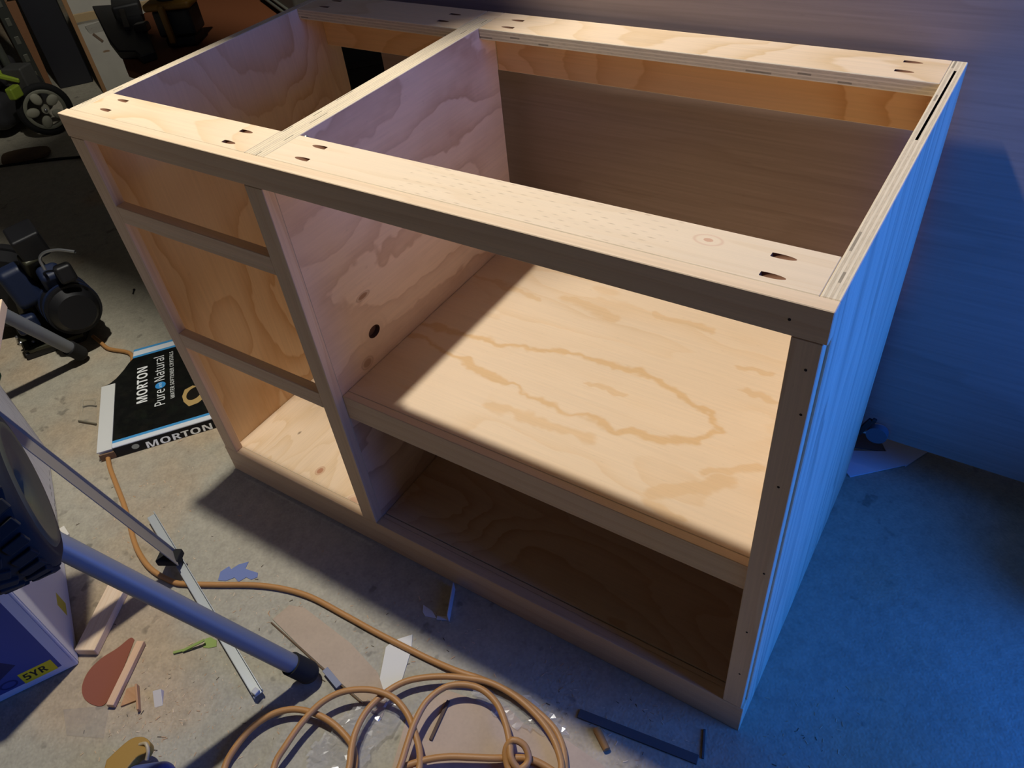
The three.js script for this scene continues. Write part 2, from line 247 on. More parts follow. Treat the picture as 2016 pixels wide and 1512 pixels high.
  const topMat = [wood(plyFace(1024, 256, 151, { fx: 2, fy: 2, rings: 3, amp: 0.6, slope: 2, early: [0.84, 0.66, 0.46], late: [0.74, 0.53, 0.31], strength: 0.4, streak: 0.05,
    extra: (u, v) => { const k = Math.hypot((u - 0.828) / 0.02, (v - 0.34) / 0.13); if (k < 1.5) return { tint: [0.62, 0.30, 0.18], amt: k < 0.35 ? 0.7 : 0.35 * Math.exp(-(((k - 1) / 0.12) ** 2)) };
      const d = h2(Math.floor(u * 38 + Math.floor(v * 9) * 0.37), Math.floor(v * 9), 12), fu = u * 38 + Math.floor(v * 9) * 0.37, fv = v * 9; const du = fu - Math.floor(fu) - 0.5, dv2 = fv - Math.floor(fv) - 0.5;
      if (u > 0.3 && u < 0.78 && d > 0.35) { const e = Math.hypot(du / 0.32, dv2 / 0.16); if (e < 1) return { tint: [0.5, 0.36, 0.22], amt: 0.85 * (1 - e) * d }; } return {}; } }), 0.7545, 0.073), M.edge];
  const s1 = st([0.0242, MX0 - 0.0002], [-0.092, -0.0192]), s2 = ply('stretcher', [MX1 + 0.0002, 1.2193], [0.857, H], [-0.092, -0.0192], 'x', 'y', topMat, { off: [0.7545 / 2, 0.0365] });
  part(c, 'screw_tip', new THREE.SphereGeometry(0.004, 14, 10), M.steel, [0.472 - c.position.x, 0.871, -0.096 - c.position.z]);
  const nailBounceMat = [wood(plyB, 1.15, 0.75, { color: lin(1, 0.86, 0.66) }), M.edge];  // orange of bounced light put into the nailer colour
  const s3 = st([0.0242, MX0 - 0.0002], [-D, -0.535]), s4 = st([MX1 + 0.0002, 1.2193], [-D, -0.547]);
  ply('nailer', [0.0242, MX0 - 0.0002], [0.785, 0.8568], [-0.6135, -0.5943], 'x', 'z', nailBounceMat); ply('nailer', [MX1 + 0.0002, 1.2193], [0.785, 0.8568], [-0.6135, -0.5943], 'x', 'z', nailBounceMat, { off: [0.55, 0.25] });
  solid('spacer_block', [MX0 + 0.0005, MX1 - 0.0003], [0.785, H], [-D, -0.5943], 'x');
  const o = c.position, pocket = (x, z, dir) => { // oval opening of a hole drilled 15 degrees to the face, deep end towards dir
    const g = new THREE.CylinderGeometry(0.0042, 0.0042, 0.06, 20); g.rotateZ(-dir * (Math.PI / 2 - 0.24)); g.translate(x - dir * 0.008 - o.x, H + 0.0052 - o.y, z - o.z); return [g, M.holeInside]; };
  carve(s1, [pocket(0.050, -0.040, -1), pocket(0.046, -0.077, -1), pocket(0.404, -0.034, 1), pocket(0.402, -0.070, 1)]);
  carve(s2, [pocket(0.498, -0.037, -1), pocket(0.496, -0.074, -1), pocket(1.195, -0.032, 1), pocket(1.194, -0.068, 1)]);
  carve(s3, [pocket(0.402, -0.560, 1), pocket(0.402, -0.598, 1), pocket(0.05, -0.562, -1), pocket(0.05, -0.6, -1)]);
  carve(s4, [pocket(0.490, -0.566, -1), pocket(0.488, -0.602, -1), pocket(1.193, -0.574, 1), pocket(1.197, -0.610, 1)]);
  const hole = new THREE.CylinderGeometry(0.0125, 0.0105, 0.012, 28); hole.scale(1, 1, 1.25); hole.rotateZ(-Math.PI / 2); hole.translate(MX1 - 0.003 - o.x, 0.488, -0.130 - o.z);
  carve(div, [[hole, flatMat(0.10, 0.045, 0.03, 0.9)]]);
  const slot = new THREE.BoxGeometry(0.0032, 0.012, 0.225); slot.rotateY(-0.006); slot.translate(1.2285 - o.x, H, -0.483 - o.z);
  carve(right, [[slot, M.voidInside]]);
  const nail = merge([[1.224, 0.80], [1.2285, 0.74], [1.2215, 0.62], [1.226, 0.45], [1.22, 0.30], [1.222, 0.18], [1.2, 0.855]].map(([x, y]) => rod([x - o.x, y, D / 2 - 0.0004], [x - o.x, y, D / 2 + 0.0003], 0.0016, 10)));
  part(c, 'nail_heads', nail, M.voidInside).userData.kind = 'stuff';
}

// ------------------------------------------------------------------ plywood sheet behind the cabinet
{
  const s = thing('plywood_sheet', 'tall brown plywood sheet standing on edge behind the cabinet', 'plywood', [1.02, 0.118, -0.661]);
  board(s, 'panel', [0.115, 1.94], [0.118, 1.338], [-0.667, -0.655], 'x', 'z', [M.sheet, M.edge], { c: 0.0006, off: [0.2, 0.4] });
  for (const x of [0.45, 1.7]) solo('timber_bearer', place(rbox(0.09, 0.1178, 0.3, 0.002), [x, 0.0589, -0.80]), M.pine, x < 1 ? 'short timber bearer carrying the left end of the plywood sheet' : 'short timber bearer carrying the right end of the plywood sheet', 'timber');
}

// ------------------------------------------------------------------ salt bag
{
  const O = [-0.331, 0.141], A = [0.612, -0.79], B = [-0.79, -0.612], LA = 0.46, LB = 0.395, th = 0.026;
  const bag = thing('salt_bag', 'black and blue water softener salt bag lying flat beside the cabinet', 'bag', [O[0], 0, O[1]]);
  const print = canvasTex(1024, 1196, (g, w, h) => {
    const X = (b) => b / LB * w, Y = (a) => a / LA * h;
    g.fillStyle = '#0c0d0b'; g.fillRect(0, 0, w, h);
    const r = rng(5); for (let i = 0; i < 900; i++) { const x = r() * w, y = r() * h, s = 10 + r() * 40; g.fillStyle = `rgba(${30 + r() * 25 | 0},${32 + r() * 22 | 0},${24 + r() * 14 | 0},0.10)`; g.beginPath(); g.ellipse(x, y, s, s * 0.5, r() * 3, 0, 7); g.fill(); }
    g.fillStyle = '#4a9ad2'; g.fillRect(X(0.352), 0, X(0.05), h); g.fillRect(0, 0, X(0.024), h);
    g.fillStyle = '#dfe3e6'; g.fillRect(X(0.361), 0, X(0.022), h); g.fillRect(0, 0, X(0.015), h);
    // salt crystals printed on the lower half
    const crystal = (b, a, s, c1, c2) => { const x = X(b), y = Y(a); g.fillStyle = c1; g.beginPath(); for (let i = 0; i < 9; i++) { const t = i / 9 * 6.283, q = s * (0.7 + 0.4 * r()); g[i ? 'lineTo' : 'moveTo'](x + Math.cos(t) * q, y + Math.sin(t) * q * 0.8); } g.fill(); g.fillStyle = c2; g.beginPath(); g.ellipse(x + s * 0.1, y + s * 0.05, s * 0.55, s * 0.4, 0.4, 0, 7); g.fill(); };
    crystal(0.115, 0.235, 120, '#b89a62', '#1a1712'); crystal(0.205, 0.265, 110, '#aeb2a4', '#70746a'); crystal(0.29, 0.235, 90, '#8d7742', '#171510'); crystal(0.16, 0.36, 120, '#b3b6ac', '#5c5f58'); crystal(0.26, 0.37, 100, '#b89a62', '#201c14');
    g.textBaseline = 'alphabetic'; g.textAlign = 'left';
    const fit = (t, b0, b1, a, font, col) => { g.font = font; g.fillStyle = col; const k = (X(b1) - X(b0)) / g.measureText(t).width; g.save(); g.translate(X(b0), Y(a)); g.scale(k, 1); g.fillText(t, 0, 0); g.restore(); };
    fit('MORTON', 0.140, 0.302, 0.118, 'bold 100px sans-serif', '#eef0ee');
    fit('Pure', 0.108, 0.178, 0.163, '96px sans-serif', '#e6e9e8'); fit('Natural', 0.212, 0.330, 0.163, '96px sans-serif', '#e6e9e8');
    g.fillStyle = '#3b8fd0'; g.beginPath(); g.arc(X(0.195), Y(0.152), 36, 0, 7); g.fill(); g.fillStyle = '#cfe3f2'; g.font = '30px sans-serif'; g.fillText('and', X(0.195) - 25, Y(0.152) + 9);
    fit('WATER SOFTENER CRYSTALS', 0.125, 0.335, 0.188, 'bold 40px sans-serif', '#c9ccc8');
  });
  const outline = [[0, 0], [0, 0.262], [0.018, 0.268], [0.034, 0.283], [0.052, 0.31], [0.066, 0.338], [0.076, 0.352], [0.079, LB], [LA, LB], [LA, 0]];     // [a, b]
  const s = new THREE.Shape(outline.map(([a, b]) => new THREE.Vector2(a, b))), g = new THREE.ExtrudeGeometry(s, { depth: th - 0.006, bevelEnabled: true, bevelThickness: 0.003, bevelSize: 0.004, bevelOffset: -0.004, bevelSegments: 3 });
  const p = g.attributes.position, uv = g.attributes.uv, q = p.clone();
  for (let i = 0; i < p.count; i++) { const a = q.getX(i), b = q.getY(i), z = q.getZ(i) + 0.003; uv.setXY(i, b / LB, 1 - a / LA); p.setXYZ(i, A[0] * a + B[0] * b, z, A[1] * a + B[1] * b); }
  g.computeVertexNormals();
  part(bag, 'bag_body', g, std({ map: print, roughness: 0.35, side: THREE.DoubleSide }));
  const local = (a, b, y) => [A[0] * a + B[0] * b, y, A[1] * a + B[1] * b];
  const quad = (pts, uvs) => { const q2 = new THREE.BufferGeometry(); q2.setAttribute('position', new THREE.BufferAttribute(new Float32Array(pts.flat()), 3)); q2.setAttribute('uv', new THREE.BufferAttribute(new Float32Array(uvs.flat()), 2)); q2.setIndex([0, 1, 2, 0, 2, 3]); q2.computeVertexNormals(); return q2; };
  const gus = canvasTex(1024, 96, (c, w, h) => { c.fillStyle = '#0c0d0c'; c.fillRect(0, 0, w, h); c.fillStyle = '#4a9ad2'; c.beginPath(); c.moveTo(w * 0.72, h); c.lineTo(w * 0.75, 0); c.lineTo(w, 0); c.lineTo(w, h); c.fill(); c.fillStyle = '#eef0ee'; c.font = 'bold 92px sans-serif'; c.fillText('MORTON', w * 0.17, h * 1.02); c.fillStyle = '#dfe8ee'; c.font = '60px sans-serif'; c.fillText('Pure', w * 0.88, h * 0.85); c.fillStyle = '#8c8f86'; c.beginPath(); c.ellipse(w * 0.12, h * 0.45, 22, 26, 0, 0, 7); c.fill(); });
  const b0 = -0.0045;
  part(bag, 'side_gusset', quad([local(0.034, b0 - 0.007, 0.0015), local(LA, b0 - 0.007, 0.0015), local(LA, b0 + 0.0015, th - 0.002), local(0.034, b0 + 0.0015, th - 0.002)], [[0, 0], [1, 0], [1, 1], [0, 1]]), std({ map: gus, roughness: 0.35, side: THREE.DoubleSide })).userData.label = 'narrow side face with white lettering';
  const strip = bar([...local(0.016, -0.006, th + 0.0006)], [...local(0.016, 0.258, th + 0.0006)], 0.036, 0.003);
  part(bag, 'paper_seam', strip, flatMat(0.66, 0.66, 0.62, 0.85)).userData.label = 'white stitched paper end strip';
  part(bag, 'cardboard_end', bar(local(0.0, -0.009, 0.011), local(0.036, -0.009, 0.011), 0.004, 0.02), flatMat(0.22, 0.13, 0.07, 0.9));
}

// ------------------------------------------------------------------ tool stand: two splayed tube legs, flat brace, beam and a wheel
{
  const s = thing('tool_stand', 'grey steel tool stand with round splayed legs and black rubber feet', 'tool stand', [0.05, 0, 0.25]);
  const L = (p) => [p[0] - 0.05, p[1], p[2] - 0.25], dir = (a, b, k) => a.map((x, i) => x + (b[i] - x) * k);
  const grey = flatMat(0.19, 0.20, 0.22, 0.42), t2a = [0.534, 0.032, 0.301], t2b = [0.346, 0.573, 0.479], t1a = [-0.725, 0.046, -0.068], t1b = [-0.693, 0.343, 0.085];
  const leg = (a, b, k0, k1, kc) => {
    const l = part(s, 'leg', rod(L(dir(a, b, k0)), L(dir(a, b, k1)), 0.0172, 32), grey);
    const f = part(l, 'rubber_foot', merge([rod(L(dir(a, b, kc)), L(dir(a, b, k0 - 0.01)), 0.0212, 28), new THREE.SphereGeometry(0.0215, 24, 14).translate(...L(dir(a, b, k0 - 0.01)))]), M.rubber); return [l, f];
  };
  leg(t2a, t2b, 0.0, 1.36, 0.062); leg(t1a, t1b, -0.05, 2.35, 0.06);
  part(s, 'foot_tab', bar(L([0.553, 0.012, 0.275]), L([0.600, 0.014, 0.287]), 0.012, 0.003), flatMat(0.2, 0.22, 0.3, 0.5));
  const ba = [0.124, 0.013, 0.253], bb = [0.068, 0.48, 0.348], up = [0.45, 0.2, -0.87], bw = V(bb).sub(V(ba)).cross(V(up)).normalize(), edge = (p) => L(p).map((x, i) => x + bw.getComponent(i) * 0.0195 * Math.sign(-bw.x));
  const br = part(s, 'brace', merge([bar(L(dir(ba, bb, 0.055)), L(dir(ba, bb, 1.5)), 0.040, 0.002, up), bar(edge(dir(ba, bb, 0.06)), edge(dir(ba, bb, 1.5)), 0.002, 0.012, up)]), flatMat(0.30, 0.27, 0.22, 0.6));
  part(br, 'black_block', place(rbox(0.048, 0.018, 0.034, 0.004), L([0.104, 0.0378, 0.262]), [0, 0.5, 0]), M.rubber);  // black block at the lower end of the brace
  part(s, 'beam', bar(L([-0.66, 0.78, 0.30]), L([0.42, 0.78, 0.572]), 0.04, 0.05), grey);
  // wheel hung on the near end of the beam
  const ax = V([0.4, -0.068, -0.914]).normalize(), c = V(L([0.513, 0.726, 0.496])), qt = new THREE.Quaternion().setFromUnitVectors(new THREE.Vector3(0, 1, 0), ax);
  const R = 0.098, hw = 0.036, prof = [[0.06, -hw * 0.9], [R - 0.012, -hw], [R - 0.003, -hw * 0.85], [R, -hw * 0.5], [R, hw * 0.5], [R - 0.003, hw * 0.85], [R - 0.012, hw], [0.06, hw * 0.9]];
  const put = (g) => g.applyQuaternion(qt).translate(c.x, c.y, c.z);
  const blocks = []; for (let i = 0; i < 30; i++) for (const k of [-1, 1]) { const a = (i + (k > 0 ? 0.5 : 0)) / 30 * Math.PI * 2, b = rbox(0.006, 0.024, 0.013, 0.0015, 1); b.rotateX(k * 0.35); b.translate(R + 0.001, k * 0.015, 0); b.rotateY(a); blocks.push(b); }
  const w = part(s, 'wheel', put(new THREE.LatheGeometry(prof.map(([x, y]) => new THREE.Vector2(x, y)), 56)), M.rubber);
  part(w, 'tread', put(merge(blocks)), M.rubber);
  part(w, 'rim', put(new THREE.LatheGeometry([[0.001, 0.012], [0.02, 0.014], [0.022, 0.03], [0.05, 0.034], [0.066, hw + 0.001], [0.074, hw + 0.002], [0.078, hw - 0.003]].map(([x, y]) => new THREE.Vector2(x, y)), 48)), std({ color: lin(0.06, 0.06, 0.035), roughness: 0.6, side: THREE.DoubleSide }));
  part(s, 'axle_arm', rod(L([0.40, 0.78, 0.567]), c.toArray().map((x, i) => x - 0.02 * ax.getComponent(i)), 0.012), M.black);
  const sb = part(s, 'support_board', place(rbox(0.16, 0.019, 0.09, 0.0015), L([-0.005, 0.6205, 0.297]), [0, -0.62, 0]), M.pine); sb.userData.label = 'short pale board lit by the lamp';
  part(s, 'clamp', merge([place(rbox(0.05, 0.075, 0.035, 0.008), L([0.005, 0.572, 0.318]), [0, -0.62, 0.1]), rod(L([0.0, 0.61, 0.32]), L([0.055, 0.60, 0.372]), 0.012)]), flatMat(0.02, 0.10, 0.025, 0.5)).userData.label = 'green clamp';
}

// ------------------------------------------------------------------ product box
{
  const b = thing('product_box', 'white and blue cardboard tool box printed with a blue tool', 'box', [0.112, 0, 0.509], Math.atan2(0.466, -0.885));
  // local x runs back along the side face, local z runs along the front face
  const Ls = 0.68, Lf = 0.42, Hh = 0.46;
  b.updateMatrixWorld(true);
  const toL = (x, z) => { const v = b.worldToLocal(V([x, 0, z])); return v; };
  const e = toL(0.112 - 0.466 * 0.1, 0.509 + 0.885 * 0.1), fz = Math.sign(e.z) || 1;
  const frontT = canvasTex(1024, 1024, (g, w, h) => {          // x runs from the near vertical edge along the front, y up
    g.fillStyle = '#cfd0d6'; g.fillRect(0, 0, w, h); g.fillStyle = '#3a4a86'; g.fillRect(0, 0, w * 0.955, h * 0.965);
    const px = (m) => w - m / Lf * w, py = (m) => h - m / Hh * h;
    g.fillStyle = '#16214f'; g.beginPath(); g.moveTo(px(0.075), py(0.075)); g.lineTo(px(0.10), py(0.115)); g.lineTo(px(0.09), py(0.15)); g.lineTo(px(0.15), py(0.165)); g.lineTo(px(0.205), py(0.12)); g.lineTo(px(0.19), py(0.06)); g.lineTo(px(0.13), py(0.045)); g.fill();
    g.fillStyle = '#15161c'; g.beginPath(); g.moveTo(px(0.085), py(0.16)); g.lineTo(px(0.07), py(0.195)); g.lineTo(px(0.16), py(0.235)); g.lineTo(px(0.21), py(0.20)); g.lineTo(px(0.16), py(0.18)); g.fill();
    g.fillStyle = '#8d93ab'; g.fillRect(px(0.17), py(0.185), 170, 26);
    g.fillStyle = '#e4cf1f'; g.fillRect(px(0.086), py(0.047), 146, 73); g.fillStyle = '#1b1b1b'; g.font = 'bold 58px sans-serif'; g.fillText('5YR', px(0.082), py(0.022));
    g.strokeStyle = '#1d2a5e'; g.lineWidth = 9; g.beginPath(); g.ellipse(px(0.108), py(0.032), 34, 22, 0, 0, 7); g.stroke();
  });
  const sideT = canvasTex(1024, 512, (g, w, h) => {
    g.fillStyle = '#d6d3d3'; g.fillRect(0, 0, w, h); const r = rng(9);
    for (let i = 0; i < 260; i++) { g.strokeStyle = `rgba(70,60,60,${0.05 + 0.12 * r()})`; g.lineWidth = 1 + r() * 2; const x = Math.pow(r(), 3) * w * 0.5, y = h - r() * h * 0.5; g.beginPath(); g.moveTo(x, y); g.lineTo(x + r() * 6, y - 20 - r() * 60); g.stroke(); }
    g.fillStyle = 'rgba(40,36,36,0.5)'; for (let i = 0; i < 22; i++) g.fillRect(r() * w * 0.5, h - 3 - r() * 20, 8 + r() * 26, 3);
    g.fillStyle = '#c5b53a'; g.fillRect(w * 0.80, h * 0.86, w * 0.05, h * 0.09);
  });
  const wht = flatMat(0.62, 0.61, 0.62, 0.75), C = 0.002;
  const g = rbox(Ls, Hh, Lf, 0.003, 2); g.translate(Ls / 2, Hh / 2, fz * Lf / 2); part(b, 'carton', g, wht);
  const face = (w, h, t, inv) => { const q = new THREE.BoxGeometry(w, h, 0.0012); const uv = q.attributes.uv; if (inv) for (let i = 0; i < uv.count; i++) uv.setX(i, 1 - uv.getX(i)); return [q, std({ map: t, roughness: 0.6 })]; };
  const [fg, fm] = face(Lf - 0.008, Hh - 0.008, frontT, fz > 0); fg.rotateY(-Math.PI / 2); part(b, 'printed_front', fg, fm, [-0.0007, Hh / 2, fz * Lf / 2]);
  const [sg2, sm] = face(Ls - 0.008, Hh - 0.008, sideT, true); if (fz > 0) sg2.rotateY(Math.PI); part(b, 'printed_side', sg2, sm, [Ls / 2, Hh / 2, -fz * 0.0007]);
}

// ------------------------------------------------------------------ extension cord
const orange = std({ color: lin(0.48, 0.235, 0.075), roughness: 0.5 }), r = 0.0058;
{
  const Y = 0.006, lay = (pts, y) => pts.map(([x, z], i) => [x, typeof y === 'function' ? y(i / (pts.length - 1)) : y, z]);
  const A = lay([[-0.795, -0.158], [-0.77, -0.154], [-0.74, -0.149], [-0.699, -0.143], [-0.615, -0.158]], Y);
  const under = lay([[-0.56, -0.12], [-0.47, -0.02], [-0.39, 0.07]], Y);
  const B = lay([[-0.340, 0.116], [-0.291, 0.147], [-0.226, 0.176], [-0.153, 0.207], [-0.096, 0.234], [-0.044, 0.261], [0.005, 0.281], [0.064, 0.294], [0.137, 0.290], [0.164, 0.279], [0.223, 0.248], [0.295, 0.209], [0.355, 0.186], [0.415, 0.173], [0.508, 0.169], [0.585, 0.167], [0.656, 0.163], [0.714, 0.159], [0.774, 0.153], [0.813, 0.145], [0.876, 0.139], [0.932, 0.144], [0.98, 0.158], [1.012, 0.186], [1.033, 0.23]], (t) => t > 0.72 ? 0.0098 : Y);
  const off1 = lay([[1.03, 0.30], [0.98, 0.40], [0.86, 0.50], [0.72, 0.57], [0.59, 0.565]], 0.010);
  const coil1 = lay([[0.523, 0.495], [0.516, 0.464], [0.518, 0.423], [0.533, 0.389], [0.559, 0.364], [0.594, 0.350], [0.633, 0.345], [0.666, 0.348], [0.691, 0.355], [0.712, 0.372]], (t) => 0.010 + 0.012 * Math.sin(Math.PI * t));
  const off2 = lay([[0.735, 0.42], [0.72, 0.49], [0.66, 0.51]], 0.02);
  const coil2 = lay([[0.603, 0.450], [0.598, 0.415], [0.597, 0.369], [0.604, 0.331], [0.621, 0.302], [0.646, 0.281], [0.676, 0.266], [0.713, 0.260], [0.749, 0.269], [0.779, 0.287], [0.804, 0.307], [0.819, 0.329]], (t) => 0.022 + 0.016 * Math.sin(Math.PI * t));
  const off3 = lay([[0.83, 0.38], [0.80, 0.44], [0.745, 0.43]], 0.03);
  const coil3 = lay([[0.717, 0.384], [0.702, 0.363], [0.689, 0.338], [0.681, 0.300], [0.688, 0.258], [0.704, 0.225], [0.727, 0.202], [0.762, 0.178], [0.797, 0.161], [0.835, 0.147], [0.880, 0.144], [0.930, 0.152], [0.970, 0.166], [0.999, 0.185], [1.021, 0.212]], (t) => 0.03 - 0.012 * t);
  const off4 = lay([[1.02, 0.29], [0.96, 0.38], [0.86, 0.42], [0.805, 0.39]], 0.03);
  const coil4 = lay([[0.794, 0.344], [0.782, 0.309], [0.772, 0.276], [0.768, 0.235], [0.781, 0.199], [0.806, 0.179], [0.838, 0.170], [0.874, 0.177], [0.906, 0.198], [0.930, 0.222]], (t) => 0.034 + 0.006 * Math.sin(Math.PI * t));
  const knot = [[0.944, 0.030, 0.240], [0.962, 0.022, 0.244], [0.968, 0.024, 0.226], [0.952, 0.034, 0.212], [0.932, 0.038, 0.216], [0.928, 0.030, 0.232], [0.942, 0.020, 0.250], [0.960, 0.016, 0.262]];
  const tail = lay([[0.945, 0.29], [0.90, 0.33], [0.85, 0.345], [0.80, 0.338]], 0.014);
  const path = [...A, ...under, ...B, ...off1, ...coil1, ...off2, ...coil2, ...off3, ...coil3, ...off4, ...coil4, ...knot, ...tail];
  const g = merge([tube(path, r, 900, 12), tube([[0.790, 0.020, 0.342], [0.821, 0.022, 0.310], [0.851, 0.024, 0.288], [0.883, 0.024, 0.270], [0.915, 0.022, 0.252], [0.938, 0.018, 0.236], [0.962, 0.016, 0.222], [0.992, 0.012, 0.216], [1.02, 0.0105, 0.22], [1.05, 0.0105, 0.26]], r, 120, 12)]);
  solo('extension_cord', g, orange, 'long orange extension cord that ends in loose coils on the floor', 'cord');
}

// ------------------------------------------------------------------ litter on the floor
M.kraft = wood(tex(256, 256, (u, v, c) => { const n = 1 + 0.10 * fbm(u, v, 6, 6, 4, 301) + 0.06 * fbm(u, v, 60, 60, 2, 305); c[0] = 0.50 * n; c[1] = 0.375 * n; c[2] = 0.265 * n; }), 0.25, 0.25, { roughness: 0.85 });
const white = flatMat(0.72, 0.70, 0.64, 0.8);
floorThing('cardboard_sheet', slab([[0.381, 0.247], [0.388, 0.207], [0.42, 0.196], [0.555, 0.208], [0.64, 0.228], [0.69, 0.262], [0.70, 0.289], [0.573, 0.2755], [0.47, 0.262]], 0.0022), std({ map: M.kraft.map, roughness: 0.9, color: lin(0.95, 0.98, 1.0) }), 'tan cardboard sheet lying at the foot of the tool stand', 'cardboard');
floorThing('cardboard_sheet', slab([[0.771, 0.190], [0.74, 0.27], [0.77, 0.345], [0.86, 0.43], [1.05, 0.36], [1.14, 0.24], [1.075, 0.164], [0.996, 0.158], [0.923, 0.172], [0.884, 0.162], [0.83, 0.178]], 0.0032), M.kraft, 'large tan cardboard sheet under the orange cord coils', 'cardboard');
floorThing('card_strip', slab([[0.658, 0.250], [0.619, 0.180], [0.623, 0.162], [0.647, 0.134], [0.665, 0.160], [0.689, 0.221], [0.675, 0.248]], 0.0018), white, 'white card strip lying across the orange cord near the coils', 'card', 0.0001);
{
  const t = floorThing('tape_scrap', slab([[0.210, 0.239], [0.198, 0.222], [0.204, 0.203], [0.214, 0.206], [0.219, 0.190], [0.233, 0.174], [0.240, 0.190], [0.253, 0.188], [0.272, 0.184], [0.279, 0.192], [0.272, 0.203], [0.258, 0.204], [0.252, 0.220], [0.236, 0.217], [0.226, 0.232]], 0.0012), flatMat(0.15, 0.20, 0.42, 0.7), 'torn blue masking tape scrap beside the orange cord', 'tape');
}
{
  const g = merge([slab([[0.634, 0.085], [0.626, 0.072], [0.650, 0.074], [0.667, 0.083], [0.644, 0.090]], 0.0012), bar([0.660, 0.012, 0.012], [0.692, 0.012, 0.076], 0.002, 0.024), bar([0.667, 0.002, 0.082], [0.690, 0.003, 0.072], 0.008, 0.0015)]);
  floorThing('folded_paper', g, flatMat(0.62, 0.64, 0.68, 0.8), 'folded white paper scrap in the shadow before the cabinet', 'paper');
}
{
  const o = thing('wood_offcut', 'pale square cut board leaning past the product box', 'offcut', [0.072, 0, 0.415]);
  const g = boardGeo(0.165, 0.019, 0.042, 'x', null, 0.0012, [0.2, 0.1]); part(o, 'board', g, M.pine, [0, 0.0097, 0], [0, Math.atan2(0.13, -0.072), 0]);
}
floorThing('sandpaper_disc', slab(spline([[0.167, 0.419], [0.156, 0.421], [0.152, 0.448], [0.142, 0.480], [0.144, 0.510], [0.160, 0.534], [0.184, 0.546], [0.212, 0.545], [0.230, 0.534], [0.22, 0.505], [0.195, 0.462]], 48), 0.0014), std({ color: lin(0.27, 0.085, 0.05), roughness: 0.95 }), 'torn red brown sandpaper piece tucked against a stick', 'sandpaper');
{
  const o = thing('wood_stick', 'square wooden stick lying over the red brown sandpaper', 'stick', [0.219, 0, 0.473]);
  part(o, 'stick', boardGeo(0.128, 0.011, 0.015, 'x', null, 0.0008, [0.3, 0.2]), wood(pine, 0.9, 0.36, { color: lin(0.85, 0.72, 0.66) }), [0, 0.0071, 0], [0, Math.atan2(0.109, -0.056), 0]);
}
{
  const g = merge([slab([[0.243, 0.492], [0.258, 0.476], [0.278, 0.498], [0.262, 0.520]], 0.004), bar([0.258, 0.008, 0.478], [0.302, 0.006, 0.508], 0.004, 0.012)]);
  floorThing('wood_shim', g, wood(pine, 0.9, 0.36, { color: lin(0.6, 0.42, 0.3) }), 'brown wooden shim between the stick and the white wedge', 'shim');
}
{
  const s = new THREE.Shape([[0, 0], [0.028, 0], [0.004, 0.014]].map((p) => new THREE.Vector2(...p))), g = new THREE.ExtrudeGeometry(s, { depth: 0.014, bevelEnabled: true, bevelSize: 0.0006, bevelThickness: 0.0006, bevelSegments: 1 });
  g.rotateY(-0.75); const c = base(null, g); const m = solo('wood_wedge', g, flatMat(0.74, 0.66, 0.54, 0.7), 'small white wedge standing alone on the dusty floor', 'wedge'); m.position.set(0.313, 0.0001, 0.473);
}
{
  const g = merge([slab([[0.304, 0.360], [0.293, 0.345], [0.300, 0.337], [0.316, 0.336], [0.326, 0.345], [0.315, 0.355]], 0.0012), bar([0.262, 0.003, 0.398], [0.287, 0.003, 0.372], 0.005, 0.003), bar([0.276, 0.004, 0.386], [0.302, 0.012, 0.350], 0.006, 0.002)]);
  floorThing('green_tag', g, flatMat(0.27, 0.36, 0.09, 0.7), 'crumpled lime green tag under the tube leg', 'tag');
}
{
  const o = thing('drawer_slide', 'thin steel drawer slide lying beneath the tube leg', 'drawer slide', [0.22, 0, 0.29]);
  const a = [-0.047 - 0.22, 0.0185, 0.203 - 0.29], b = [0.481 - 0.22, 0.0145, 0.374 - 0.29], off = (p, d) => [p[0] + d[0], p[1] + d[1], p[2] + d[2]];
  part(o, 'channel', merge([bar(a, b, 0.018, 0.0022), bar(off(a, [0.0028, 0.004, -0.0085]), off(b, [0.0028, 0.004, -0.0085]), 0.0016, 0.010), bar(off(a, [-0.0028, -0.0025, 0.0085]), off(b, [-0.0028, -0.0025, 0.0085]), 0.0016, 0.004)]), flatMat(0.55, 0.58, 0.58, 0.4, 0.35));
  part(o, 'end_stop', place(rbox(0.012, 0.008, 0.012, 0.002), off(b, [-0.006, 0.005, 0])), flatMat(0.5, 0.5, 0.5, 0.6));
}
floorThing('thin_rod', tube([[0.384, 0.0018, 0.2535], [0.47, 0.0018, 0.2645], [0.573, 0.0018, 0.278], [0.701, 0.0018, 0.292]], 0.0016, 40, 8), flatMat(0.14, 0.08, 0.04, 0.7), 'thin dark rod lying along the tan cardboard sheet', 'rod', 0);
floorThing('splinter', bar([0.786, 0.004, 0.205], [0.800, 0.004, 0.277], 0.006, 0.004), flatMat(0.10, 0.06, 0.04, 0.8), 'dark wood splinter lying inside the right cord coil', 'splinter', 0.0033);
floorThing('cork_plug', rod([1.035, 0.008, 0.118], [1.066, 0.008, 0.140], 0.007, 20, 0.006), flatMat(0.30, 0.15, 0.05, 0.7), 'small brown plug in the shadow right of the coils', 'plug');
floorThing('dark_lath', merge([bar([0.995, 0.002, 0.108], [1.20, 0.002, 0.078], 0.016, 0.004), bar([1.190, 0.002, 0.026], [1.206, 0.002, 0.072], 0.004, 0.004)]), flatMat(0.10, 0.09, 0.085, 0.9), 'dark bent lath in the shadow by the cabinet corner', 'lath');
